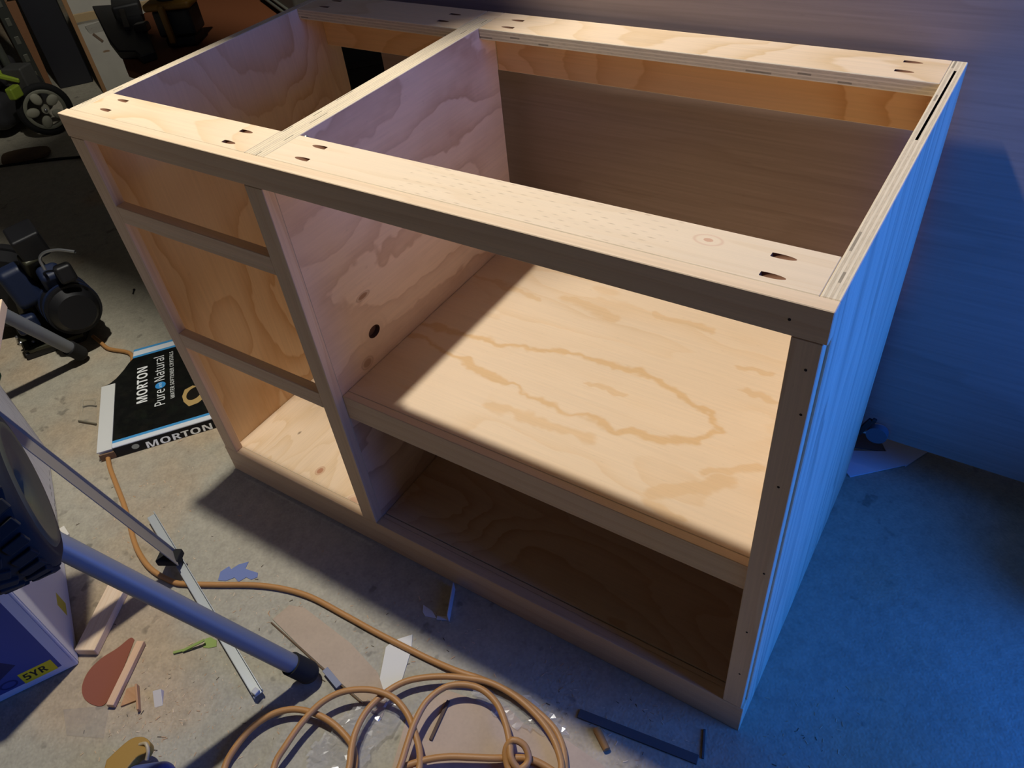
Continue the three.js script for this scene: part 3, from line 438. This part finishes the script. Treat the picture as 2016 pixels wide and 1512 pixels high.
{
  const o = thing('clear_tray', 'clear plastic tray with raised ribs beside the salt bag', 'tray', [-0.52, 0, 0.05]);
  const cl = new THREE.MeshPhysicalMaterial({ color: lin(0.95, 0.93, 0.86), transmission: 0.85, thickness: 0, roughness: 0.25, ior: 1.45 }), L = (pts) => pts.map(([x, z]) => [x + 0.52, z - 0.05]);
  part(o, 'base_sheet', slab(L([[-0.546, 0.004], [-0.585, 0.030], [-0.507, 0.089], [-0.451, 0.073]]), 0.002), cl);
  const rib = (pts) => tube(L(pts).map(([x, z]) => [x, 0.0035, z]), 0.0016, 24, 8);
  part(o, 'rib', rib([[-0.572, 0.030], [-0.560, 0.022], [-0.545, 0.016], [-0.535, 0.018], [-0.528, 0.026]]), cl); part(o, 'rib', rib([[-0.572, 0.030], [-0.552, 0.045], [-0.532, 0.060]]), cl); part(o, 'rib', rib([[-0.548, 0.048], [-0.536, 0.036], [-0.515, 0.028]]), flatMat(0.2, 0.18, 0.14, 0.5));
  part(o, 'rim', bar([-0.508 + 0.52, 0.004, 0.088 - 0.05], [-0.452 + 0.52, 0.004, 0.072 - 0.05], 0.004, 0.006), flatMat(0.18, 0.16, 0.11, 0.6));
}
{ // clear plastic film: crumpled sheets that glint under the lamp
  const film = new THREE.MeshPhysicalMaterial({ color: lin(0.92, 0.92, 0.93), transmission: 0.82, thickness: 0, roughness: 0.12, ior: 1.7, flatShading: true, side: THREE.DoubleSide });
  const inside = (p, q) => { let c = false; for (let i = 0, j = q.length - 1; i < q.length; j = i++) if ((q[i][1] > p[1]) !== (q[j][1] > p[1]) && p[0] < (q[j][0] - q[i][0]) * (p[1] - q[i][1]) / (q[j][1] - q[i][1]) + q[i][0]) c = !c; return c; };
  const wrap = (poly, seed, label) => {
    const xs = poly.map((p) => p[0]), zs = poly.map((p) => p[1]), x0 = Math.min(...xs), x1 = Math.max(...xs), z0 = Math.min(...zs), z1 = Math.max(...zs), st = 0.0065, nx = Math.ceil((x1 - x0) / st), nz = Math.ceil((z1 - z0) / st), rr = rng(seed), P = [], I = [];
    for (let j = 0; j <= nz; j++) for (let i = 0; i <= nx; i++) { const x = x0 + i * st + (rr() - 0.5) * st * 0.8, z = z0 + j * st + (rr() - 0.5) * st * 0.8; P.push(x, 0.0042 + 0.004 * (1 + fbm(x, z, 30, 30, 2, seed)) + rr() * 0.0036, z); }
    for (let j = 0; j < nz; j++) for (let i = 0; i < nx; i++) { const a = j * (nx + 1) + i; if (inside([x0 + (i + 0.5) * st, z0 + (j + 0.5) * st], poly)) I.push(a, a + nx + 1, a + 1, a + 1, a + nx + 1, a + nx + 2); }
    const g = new THREE.BufferGeometry(); g.setAttribute('position', new THREE.BufferAttribute(new Float32Array(P), 3)); g.setIndex(I); const n = g.toNonIndexed(); n.computeVertexNormals(); n.setAttribute('uv', new THREE.BufferAttribute(new Float32Array(n.attributes.position.count * 2), 2));
    floorThing('plastic_film', n, film, label, 'plastic film', 0.0036);
  };
  wrap([[0.635, 0.354], [0.644, 0.296], [0.680, 0.258], [0.730, 0.262], [0.735, 0.30], [0.725, 0.34], [0.730, 0.385], [0.690, 0.42], [0.645, 0.42], [0.625, 0.39]], 41, 'crumpled clear plastic film among the left cord coils');
  wrap([[0.81, 0.172], [0.834, 0.155], [0.902, 0.127], [0.985, 0.138], [1.0, 0.152], [0.975, 0.168], [0.93, 0.178], [0.898, 0.189], [0.850, 0.180]], 43, 'crumpled clear plastic film at the far right cord coil');
}
{
  const o = thing('utility_knife', 'yellow and blue hand tool lying at the near edge of the floor', 'hand tool', [0.40, 0, 0.585]);
  const s = new THREE.Shape(spline([[-0.05, 0.01], [-0.045, -0.03], [-0.03, -0.045], [-0.012, -0.046], [-0.004, -0.034], [-0.012, -0.018], [-0.01, 0.02], [-0.03, 0.03]], 40).map(([x, z]) => new THREE.Vector2(x + 0.012, -z))), g = new THREE.ExtrudeGeometry(s, { depth: 0.016, bevelEnabled: true, bevelSize: 0.002, bevelThickness: 0.002, bevelSegments: 2 }); g.rotateX(-Math.PI / 2); g.translate(0, 0.034, 0);
  part(o, 'body', g, flatMat(0.36, 0.20, 0.03, 0.55));
  part(o, 'handle', place(new THREE.CapsuleGeometry(0.024, 0.07, 10, 24), [0.022, 0.026, 0.0], [Math.PI / 2, 0, 0.9]), flatMat(0.08, 0.11, 0.30, 0.4));
  part(o, 'hook', tube([[-0.012, 0.050, -0.036], [0.0, 0.055, -0.042], [0.012, 0.052, -0.036], [0.016, 0.044, -0.026]], 0.0032, 24, 8), flatMat(0.5, 0.4, 0.25, 0.4));
}
floorThing('clear_card', slab([[0.168, 0.580], [0.240, 0.530], [0.283, 0.574], [0.218, 0.606]], 0.0010), new THREE.MeshPhysicalMaterial({ color: lin(0.93, 0.92, 0.9), transmission: 0.9, thickness: 0, roughness: 0.15, side: THREE.DoubleSide }), 'thin clear plastic card on the floor below the sandpaper', 'plastic card');
floorThing('foam_bit', place(rbox(0.034, 0.006, 0.012, 0.0015), [0, 0.003, 0], [0, -0.25, 0]).translate(-0.208, 0, 0.328), flatMat(0.7, 0.66, 0.58, 0.8), 'small white stick just past the grey tube leg', 'scrap');
{ // shavings and chips: nobody could count them
  const rr = rng(91), n = 1300, g = bar([-0.004, 0.0006, 0], [0.004, 0.0006, 0], 0.0016, 0.0006), im = new THREE.InstancedMesh(g, std({ color: 0xffffff, roughness: 0.9 }), n), m4 = new THREE.Matrix4(), q = new THREE.Quaternion(), col = new THREE.Color();
  const spots = [[0.42, 0.40, 0.16], [0.30, 0.42, 0.14], [0.0, 0.2, 0.22], [-0.1, 0.3, 0.2], [0.7, 0.14, 0.09], [0.33, 0.52, 0.08], [1.12, 0.06, 0.07], [0.95, 0.09, 0.07], [0.43, 0.21, 0.12], [1.33, -0.02, 0.09], [0.37, 0.5, 0.1]];
  for (let i = 0; i < n; i++) { let x, z; do { const s = spots[Math.floor(rr() * spots.length)], a = rr() * 6.283, d = s[2] * Math.sqrt(-2 * Math.log(1 - rr() * 0.95)) * 0.7; x = s[0] + Math.cos(a) * d; z = s[1] + Math.sin(a) * d; } while ((x > -0.02 && x < 1.26 && z < 0.02) || z > 0.62); const k = 0.25 + rr() * rr() * 1.0; q.setFromEuler(new THREE.Euler(0, rr() * 6.283, 0)); m4.compose(new THREE.Vector3(x, 0.0001, z), q, new THREE.Vector3(k, k, k)); im.setMatrixAt(i, m4); const t = rr(); col.setRGB(mix(0.5, 0.75, t), mix(0.30, 0.60, t), mix(0.16, 0.42, t)); if (rr() < 0.12) col.setRGB(0.12, 0.09, 0.06); im.setColorAt(i, col); }
  im.name = 'wood_shavings'; im.userData = { kind: 'stuff', label: 'wood shavings and sawdust chips strewn over the concrete floor', category: 'shavings' }; im.castShadow = im.receiveShadow = true; scene.add(im);
}
{ // flattened white carton at the foot of the plywood sheet
  const o = thing('carton_flap', 'flattened white carton flap bent against the plywood sheet', 'cardboard', [1.30, 0, -0.70]);
  const L = (pts) => pts.map(([x, z]) => [x - 1.30, z + 0.70]), w2 = flatMat(0.70, 0.72, 0.78, 0.7);
  const g1 = slab(L([[1.195, -0.688], [1.294, -0.735], [1.297, -0.753], [1.338, -0.714], [1.247, -0.630], [1.215, -0.655]]), 0.003); g1.rotateX(0.02); g1.translate(0, 0.002, 0); part(o, 'near_flap', g1, w2);
  const g2 = slab(L([[1.294, -0.737], [1.270, -0.775], [1.372, -0.778], [1.340, -0.712], [1.298, -0.752]]), 0.003); g2.translate(0, 0.0015, 0); part(o, 'far_flap', g2, w2);
  part(o, 'dark_panel', slab(L([[1.16, -0.70], [1.292, -0.737], [1.266, -0.775], [1.17, -0.79]]), 0.0025), flatMat(0.17, 0.16, 0.17, 0.9)).userData.label = 'dark grey inner panel';
}
{
  const o = thing('caster', 'small dark caster bracket against the plywood sheet behind the cabinet', 'caster', [1.243, 0.125, -0.64]);
  part(o, 'arm', merge([bar([-0.006, 0, 0], [0.012, 0.048, 0.004], 0.008, 0.012, [1, 0, 0]), bar([0.012, 0.048, 0.004], [0.020, 0.046, 0.004], 0.008, 0.012, [1, 0, 0])]), M.black);
  part(o, 'wheel', rod([0.028, 0.010, -0.012], [0.028, 0.010, 0.004], 0.02, 28), flatMat(0.10, 0.11, 0.14, 0.5));
  part(o, 'axle', rod([0.0, 0.006, -0.002], [0.03, 0.010, -0.002], 0.004, 12), M.steel);
}
{
  const m = solo('unseen_tote', place(rbox(0.26, 0.30, 0.22, 0.012, 3), [1.83, 0.15, -0.53]), M.black, 'unseen black tote at the far right that darkens the plywood sheet corner', 'tote');  // out of view, placed to darken the lower right of the sheet
}

// ------------------------------------------------------------------ blue and black power tool on its base plate
{
  const o = thing('power_tool', 'blue and black corded power tool on a black base plate by the far tube leg', 'power tool', [-0.90, 0, -0.115]);
  const L = (x, y, z) => [x + 0.86, y, z + 0.08], blue = flatMat(0.008, 0.016, 0.05, 0.5), dk = flatMat(0.008, 0.008, 0.010, 0.5), olive = flatMat(0.05, 0.05, 0.03, 0.5, 0.3), turn = -0.33;
  part(o, 'base_plate', slab([[-1.085, -0.059], [-0.845, 0.036], [-0.765, -0.105], [-0.86, -0.20], [-1.02, -0.22]].map(([x, z]) => [x + 0.86, z + 0.08]), 0.016, 0.003), dk);
  part(o, 'plate_lip', merge([bar(L(-1.06, 0.026, -0.058), L(-0.845, 0.026, 0.022), 0.016, 0.012), bar(L(-0.845, 0.026, 0.022), L(-0.765, 0.026, -0.105), 0.016, 0.012)]), olive);
  part(o, 'motor', merge([rod(L(-0.86, 0.115, -0.14), L(-0.71, 0.135, -0.10), 0.072, 40), rod(L(-0.71, 0.135, -0.10), L(-0.685, 0.138, -0.094), 0.066, 40, 0.05)]), dk);
  const ribs = part(o, 'motor_band', merge([0.2, 0.5, 0.8].map((k) => rod(L(mix(-0.86, -0.71, k), mix(0.115, 0.135, k), mix(-0.14, -0.10, k)), L(mix(-0.86, -0.71, k + 0.08), mix(0.115, 0.135, k + 0.08), mix(-0.14, -0.10, k + 0.08)), 0.0745, 40))), blue);
  part(o, 'housing', merge([place(rbox(0.085, 0.12, 0.075, 0.02, 4), L(-0.86, 0.20, -0.06), [0.1, turn, 0.25]), place(rbox(0.06, 0.07, 0.06, 0.016, 4), L(-0.775, 0.215, -0.115), [0, turn, -0.3]), place(rbox(0.05, 0.05, 0.06, 0.012, 4), L(-0.83, 0.11, -0.01), [0, turn, 0.1])]), blue);
  part(o, 'blade_guard', merge([rod(L(-0.99, 0.16, -0.07), L(-0.965, 0.163, -0.052), 0.125, 56), rod(L(-0.965, 0.163, -0.052), L(-0.955, 0.164, -0.045), 0.118, 56, 0.09)]), dk);
  part(o, 'arm', merge([bar(L(-0.95, 0.06, -0.12), L(-0.80, 0.29, -0.10), 0.05, 0.045), bar(L(-0.93, 0.05, -0.05), L(-0.87, 0.17, -0.05), 0.035, 0.03)]), olive);
  part(o, 'dust_box', place(rbox(0.095, 0.075, 0.075, 0.008, 3), L(-0.825, 0.315, -0.125), [0.1, turn, -0.05]), dk);
  part(o, 'lever', tube([L(-0.735, 0.265, -0.095), L(-0.745, 0.295, -0.102), L(-0.735, 0.308, -0.115), L(-0.705, 0.312, -0.138), L(-0.66, 0.305, -0.160)], 0.0042, 40, 10), M.steel);
  part(o, 'switch_block', place(rbox(0.06, 0.05, 0.045, 0.01, 3), L(-0.715, 0.24, -0.13), [0, turn, 0.3]), dk);
for (const [x, z] of [[-0.94, 0.0], [-0.90, 0.012], [-0.87, -0.01]]) part(o, 'screw_head', new THREE.SphereGeometry(0.006, 14, 10).translate(...L(x, 0.028, z)), M.steel);
}
// ------------------------------------------------------------------ back left corner: mower, shelving upright, boards, boxes, bench
{
  const o = thing('lawn_mower', 'dark lawn mower with a grey spoked wheel at the far left wall', 'lawn mower', [-2.55, 0, -1.0]);
  const L = (x, y, z) => [x + 2.55, y, z + 1.0], dk = flatMat(0.02, 0.02, 0.022, 0.6), ax = V([0.90, 0.10, 0.42]).normalize(), q = new THREE.Quaternion().setFromUnitVectors(new THREE.Vector3(0, 1, 0), ax);
  const wheel = (x, z, R) => {
    const put = (g) => g.applyQuaternion(q).translate(...L(x, R, z));
    const w = part(o, 'wheel', put(new THREE.TorusGeometry(R * 0.86, R * 0.14, 14, 44).rotateX(Math.PI / 2)), M.rubber);
    const sp = []; for (let i = 0; i < 5; i++) { const g = new THREE.SphereGeometry(R * 0.25, 16, 10); g.scale(1, 0.35, 0.75); g.translate(R * 0.47, 0.012, 0); g.rotateY(i / 5 * 6.283 + 0.5); sp.push(g); }
    part(w, 'rim', put(new THREE.LatheGeometry([[R * 0.62, 0.012], [R * 0.74, 0.018], [R * 0.76, 0.008]].map((p) => new THREE.Vector2(...p)), 40)), flatMat(0.22, 0.22, 0.16, 0.5));
    part(w, 'spokes', put(merge([...sp, new THREE.CylinderGeometry(R * 0.14, R * 0.16, 0.04, 20)])), flatMat(0.36, 0.35, 0.26, 0.6)); part(w, 'hub_cap', put(new THREE.SphereGeometry(R * 0.07, 14, 10).translate(0, 0.022, 0)), M.steel);
  };
  wheel(-2.33, -1.035, 0.112); wheel(-2.72, -0.70, 0.10);
  part(o, 'deck', merge([place(rbox(0.40, 0.15, 0.36, 0.05, 4), L(-2.70, 0.115, -0.98), [0, 0.4, 0]), place(rbox(0.30, 0.12, 0.26, 0.04, 4), L(-2.70, 0.23, -0.98), [0, 0.4, 0])]), dk);
  part(o, 'battery_cover', merge([place(rbox(0.16, 0.02, 0.05, 0.006), L(-2.44, 0.268, -0.985), [0, 0.5, -0.3]), place(rbox(0.035, 0.05, 0.06, 0.008), L(-2.335, 0.22, -0.95), [0, 0.4, 0])]), flatMat(0.25, 0.34, 0.03, 0.5)).userData.label = 'lime green trim';
  part(o, 'battery', place(rbox(0.10, 0.11, 0.08, 0.008), L(-2.40, 0.24, -1.035), [0, 0.4, 0]), flatMat(0.05, 0.05, 0.045, 0.6));
  const gp = flatMat(0.075, 0.08, 0.065, 0.4, 0.3);
  part(o, 'handle_tube', rod(L(-2.50, 0.18, -1.05), L(-2.46, 0.95, -1.03), 0.0165, 18), gp); part(o, 'handle_tube', rod(L(-2.74, 0.18, -0.80), L(-2.70, 0.95, -0.78), 0.0165, 18), gp);
  part(o, 'cross_bar', rod(L(-2.74, 0.44, -0.80), L(-2.48, 0.44, -1.04), 0.014, 16), flatMat(0.16, 0.16, 0.11, 0.4, 0.3));
  part(o, 'clamp_knob', merge([rod(L(-2.46, 0.55, -1.02), L(-2.43, 0.555, -1.0), 0.018, 16), bar(L(-2.49, 0.50, -1.03), L(-2.44, 0.60, -1.01), 0.016, 0.014)]), flatMat(0.14, 0.13, 0.09, 0.5));
}
{
  const o = thing('shelving_upright', 'black slotted steel shelving upright beside the mower handle', 'shelving', [-2.79, 0, -1.275]);
  const m = flatMat(0.03, 0.032, 0.024, 0.5, 0.2), ang = 1.17, holes = [];
  part(o, 'post', place(rbox(0.05, 1.7, 0.035, 0.003), [0, 0.85, 0], [0, ang, 0]), m);
  for (let k = 0; k < 12; k++) part(o, 'slot_plate', place(rbox(0.020, 0.035, 0.004, 0.0015), [0.0165, 0.12 + k * 0.082, 0.007], [0, ang, 0]), flatMat(0.13, 0.13, 0.10, 0.4, 0.4));
  part(o, 'top_plate', place(rbox(0.09, 0.006, 0.06, 0.002), [0, 1.7035, 0], [0, ang, 0]), m);
}
solo('black_locker', place(rbox(0.16, 1.6, 0.03, 0.004), [-2.80, 0.80, -1.455], [0, 0.93, 0]), flatMat(0.012, 0.012, 0.016, 0.5), 'tall narrow black locker between the slotted upright and the white carton', 'locker');
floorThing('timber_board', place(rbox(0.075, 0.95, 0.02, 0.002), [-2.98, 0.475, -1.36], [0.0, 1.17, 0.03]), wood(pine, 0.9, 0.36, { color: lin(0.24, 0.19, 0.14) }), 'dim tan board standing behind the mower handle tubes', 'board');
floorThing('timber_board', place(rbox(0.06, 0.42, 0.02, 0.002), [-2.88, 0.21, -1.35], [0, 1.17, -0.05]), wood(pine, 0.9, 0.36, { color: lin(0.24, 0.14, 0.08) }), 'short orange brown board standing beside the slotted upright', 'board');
{
  const o = thing('white_carton', 'scuffed white carton with a tan tape band against the back left', 'carton', [-2.55, 0, -1.66]);
  const t = tex(256, 256, (u, v, c) => { const n = 1 + 0.12 * fbm(u, v, 5, 5, 4, 401), e = sstep(0.52, 0.62, fbm(u, v, 5, 9, 4, 411)); c[0] = mix(0.36, 0.18, e) * n; c[1] = mix(0.34, 0.11, e) * n; c[2] = mix(0.29, 0.06, e) * n; }), m = std({ map: rep(t, 1, 1), roughness: 0.8 }), a = Math.atan2(0.265, 0.206);
  const put = (g, x, y, z) => { g.translate(x, y, z); g.rotateY(a); return g; };
  part(o, 'lower_box', put(rbox(0.40, 0.34, 0.30, 0.006), 0.04, 0.17, 0.02), m); part(o, 'upper_box', put(rbox(0.40, 0.50, 0.30, 0.006), 0.03, 0.601, 0.015), m);
  part(o, 'tape_band', put(rbox(0.404, 0.05, 0.304, 0.004), 0.035, 0.345, 0.018), flatMat(0.34, 0.24, 0.12, 0.6)); part(o, 'corner_wear', put(rbox(0.02, 0.86, 0.008, 0.003), -0.162, 0.43, 0.168), flatMat(0.26, 0.14, 0.06, 0.8));
  part(o, 'torn_flap', put(place(rbox(0.10, 0.05, 0.004, 0.0015), [0, 0, 0], [0.3, 0, 0.12]), -0.07, 0.30, 0.175), m); part(o, 'tear', put(place(rbox(0.012, 0.05, 0.004, 0.002), [0, 0, 0], [0, 0, 0.6]), -0.09, 0.255, 0.1715), flatMat(0.12, 0.08, 0.05, 0.9));
}
{ // orange topped bench with tools on it
  const o = thing('work_bench', 'low work bench with a dark orange top behind the cabinet', 'bench', [-1.25, 0, -1.25]);
  const L = (x, y, z) => [x + 1.25, y, z + 1.25];
  const top = slab([[-0.62, -0.95], [-0.95, -0.80], [-1.20, -0.83], [-1.62, -1.08], [-1.75, -1.50], [-1.30, -1.85], [-0.62, -1.85]].map(([x, z]) => [x + 1.25, z + 1.25]), 0.022, 0.003); top.translate(0, 0.4715, 0);
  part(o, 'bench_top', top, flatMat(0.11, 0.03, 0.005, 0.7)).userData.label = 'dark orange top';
  for (const [x, z] of [[-0.75, -1.05], [-1.15, -0.95], [-1.62, -1.35], [-0.75, -1.75]]) part(o, 'leg', rod(L(x, 0, z), L(x, 0.474, z), 0.02, 16), M.black);
}
{
  const o = thing('tool_tray', 'black angular tool tray on the left end of the orange bench', 'tray', [-1.45, 0.5001, -1.02]);
  const L = (pts) => pts.map(([x, z]) => [x + 1.45, z + 1.02]);
  part(o, 'tray_body', slab(L([[-1.90, -1.20], [-1.47, -0.965], [-1.30, -0.885], [-1.235, -0.905], [-1.17, -0.88], [-1.16, -0.93], [-1.40, -1.08], [-1.72, -1.28]]), 0.02, 0.004), M.black);
  part(o, 'lever_bar', bar([0.0, 0.035, -0.02], [-0.22, 0.06, -0.16], 0.02, 0.015), flatMat(0.07, 0.06, 0.05, 0.4, 0.4)); part(o, 'block', place(rbox(0.14, 0.05, 0.10, 0.01), [-0.20, 0.046, -0.17], [0, -0.6, 0]), flatMat(0.02, 0.02, 0.02, 0.6));
  part(o, 'clip', place(rbox(0.05, 0.03, 0.04, 0.008), [0.06, 0.040, -0.04], [0, 0.5, 0.1]), flatMat(0.06, 0.055, 0.05, 0.4, 0.3));
}
{
  const o = thing('cordless_tool', 'yellow and black jobsite tool standing on the orange bench', 'tool', [-1.19, 0.5001, -1.08]);
  o.scale.setScalar(0.8);
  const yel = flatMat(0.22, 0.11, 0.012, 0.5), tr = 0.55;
  part(o, 'base', place(rbox(0.13, 0.045, 0.12, 0.014, 3), [0, 0.0235, 0], [0, tr, 0]), M.black); part(o, 'lower_body', place(rbox(0.16, 0.11, 0.13, 0.014, 3), [0, 0.100, 0], [0, tr, 0]), flatMat(0.012, 0.018, 0.022, 0.5));
  part(o, 'frame', merge([place(rbox(0.20, 0.03, 0.17, 0.012, 3), [0, 0.170, 0], [0, tr, 0]), place(rbox(0.026, 0.15, 0.026, 0.008, 2), [0.03, 0.105, 0.085], [0, tr, 0]), place(rbox(0.026, 0.15, 0.026, 0.008, 2), [-0.11, 0.105, 0.0], [0, tr, 0])]), yel).userData.label = 'yellow frame';
  part(o, 'grille', new THREE.TorusGeometry(0.052, 0.007, 12, 36).rotateX(Math.PI / 2).translate(0, 0.188, 0), M.black); part(o, 'cap', new THREE.CylinderGeometry(0.046, 0.05, 0.012, 32).translate(0, 0.186, 0), flatMat(0.09, 0.08, 0.03, 0.5));
}
{
  const o = thing('tool_case', 'dull grey tool case with a ribbed rim on the bench behind the yellow tool', 'case', [-1.02, 0.5001, -1.46]);
  const m = flatMat(0.055, 0.05, 0.04, 0.55), a = -0.0;
  part(o, 'case_body', place(rbox(0.46, 0.20, 0.26, 0.015, 3), [0.02, 0.12, -0.06], [0, 1.08 - Math.PI / 2 + 0.02, 0]), m);
  part(o, 'rim', merge([place(rbox(0.48, 0.012, 0.28, 0.005), [0.02, 0.030, -0.06], [0, 1.08 - Math.PI / 2 + 0.02, 0]), place(rbox(0.475, 0.008, 0.275, 0.004), [0.02, 0.050, -0.06], [0, 1.08 - Math.PI / 2 + 0.02, 0])]), flatMat(0.08, 0.08, 0.065, 0.5)); part(o, 'foot', place(rbox(0.40, 0.022, 0.20, 0.005), [0.02, 0.0115, -0.06], [0, 1.08 - Math.PI / 2 + 0.02, 0]), M.black);
}
{
  const g = tube([[-2.35, 0.0055, -0.63], [-2.259, 0.0055, -0.711], [-2.13, 0.0055, -0.812], [-2.05, 0.0055, -0.87], [-1.95, 0.0055, -0.93], [-1.8, 0.0055, -1.02], [-1.6, 0.0055, -1.05]], 0.0055, 60, 10);
  solo('black_cable', g, M.rubber, 'thin black cable lying across the dark floor in front of the mower', 'cable');
  floorThing('rag', slab(spline([[-2.24, -0.72], [-2.16, -0.79], [-2.12, -0.86], [-2.18, -0.90], [-2.27, -0.84], [-2.31, -0.77]], 30), 0.01, 0.003), flatMat(0.10, 0.06, 0.03, 0.9), 'dark brown rag beside the thin black cable', 'rag', 0.011);
}
{ // black crate seen through the open back of the drawer bay
  const o = thing('black_crate', 'black storage crate seen through the open back of the drawer bay', 'crate', [-0.20, 0, -0.99]);
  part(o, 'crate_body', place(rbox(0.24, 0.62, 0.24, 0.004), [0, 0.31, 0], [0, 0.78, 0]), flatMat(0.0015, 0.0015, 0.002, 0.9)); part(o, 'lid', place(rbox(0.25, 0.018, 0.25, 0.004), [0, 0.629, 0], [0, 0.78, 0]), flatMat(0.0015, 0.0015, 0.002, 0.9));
}
floorThing('screw', merge([rod([-0.889, 0.004, -0.375], [-0.875, 0.004, -0.36], 0.002, 8), rod([-0.891, 0.004, -0.377], [-0.889, 0.004, -0.375], 0.004, 10)]), M.black, 'tiny dark screw alone on the dark floor left of the cabinet', 'screw');

renderer.render(scene, camera);
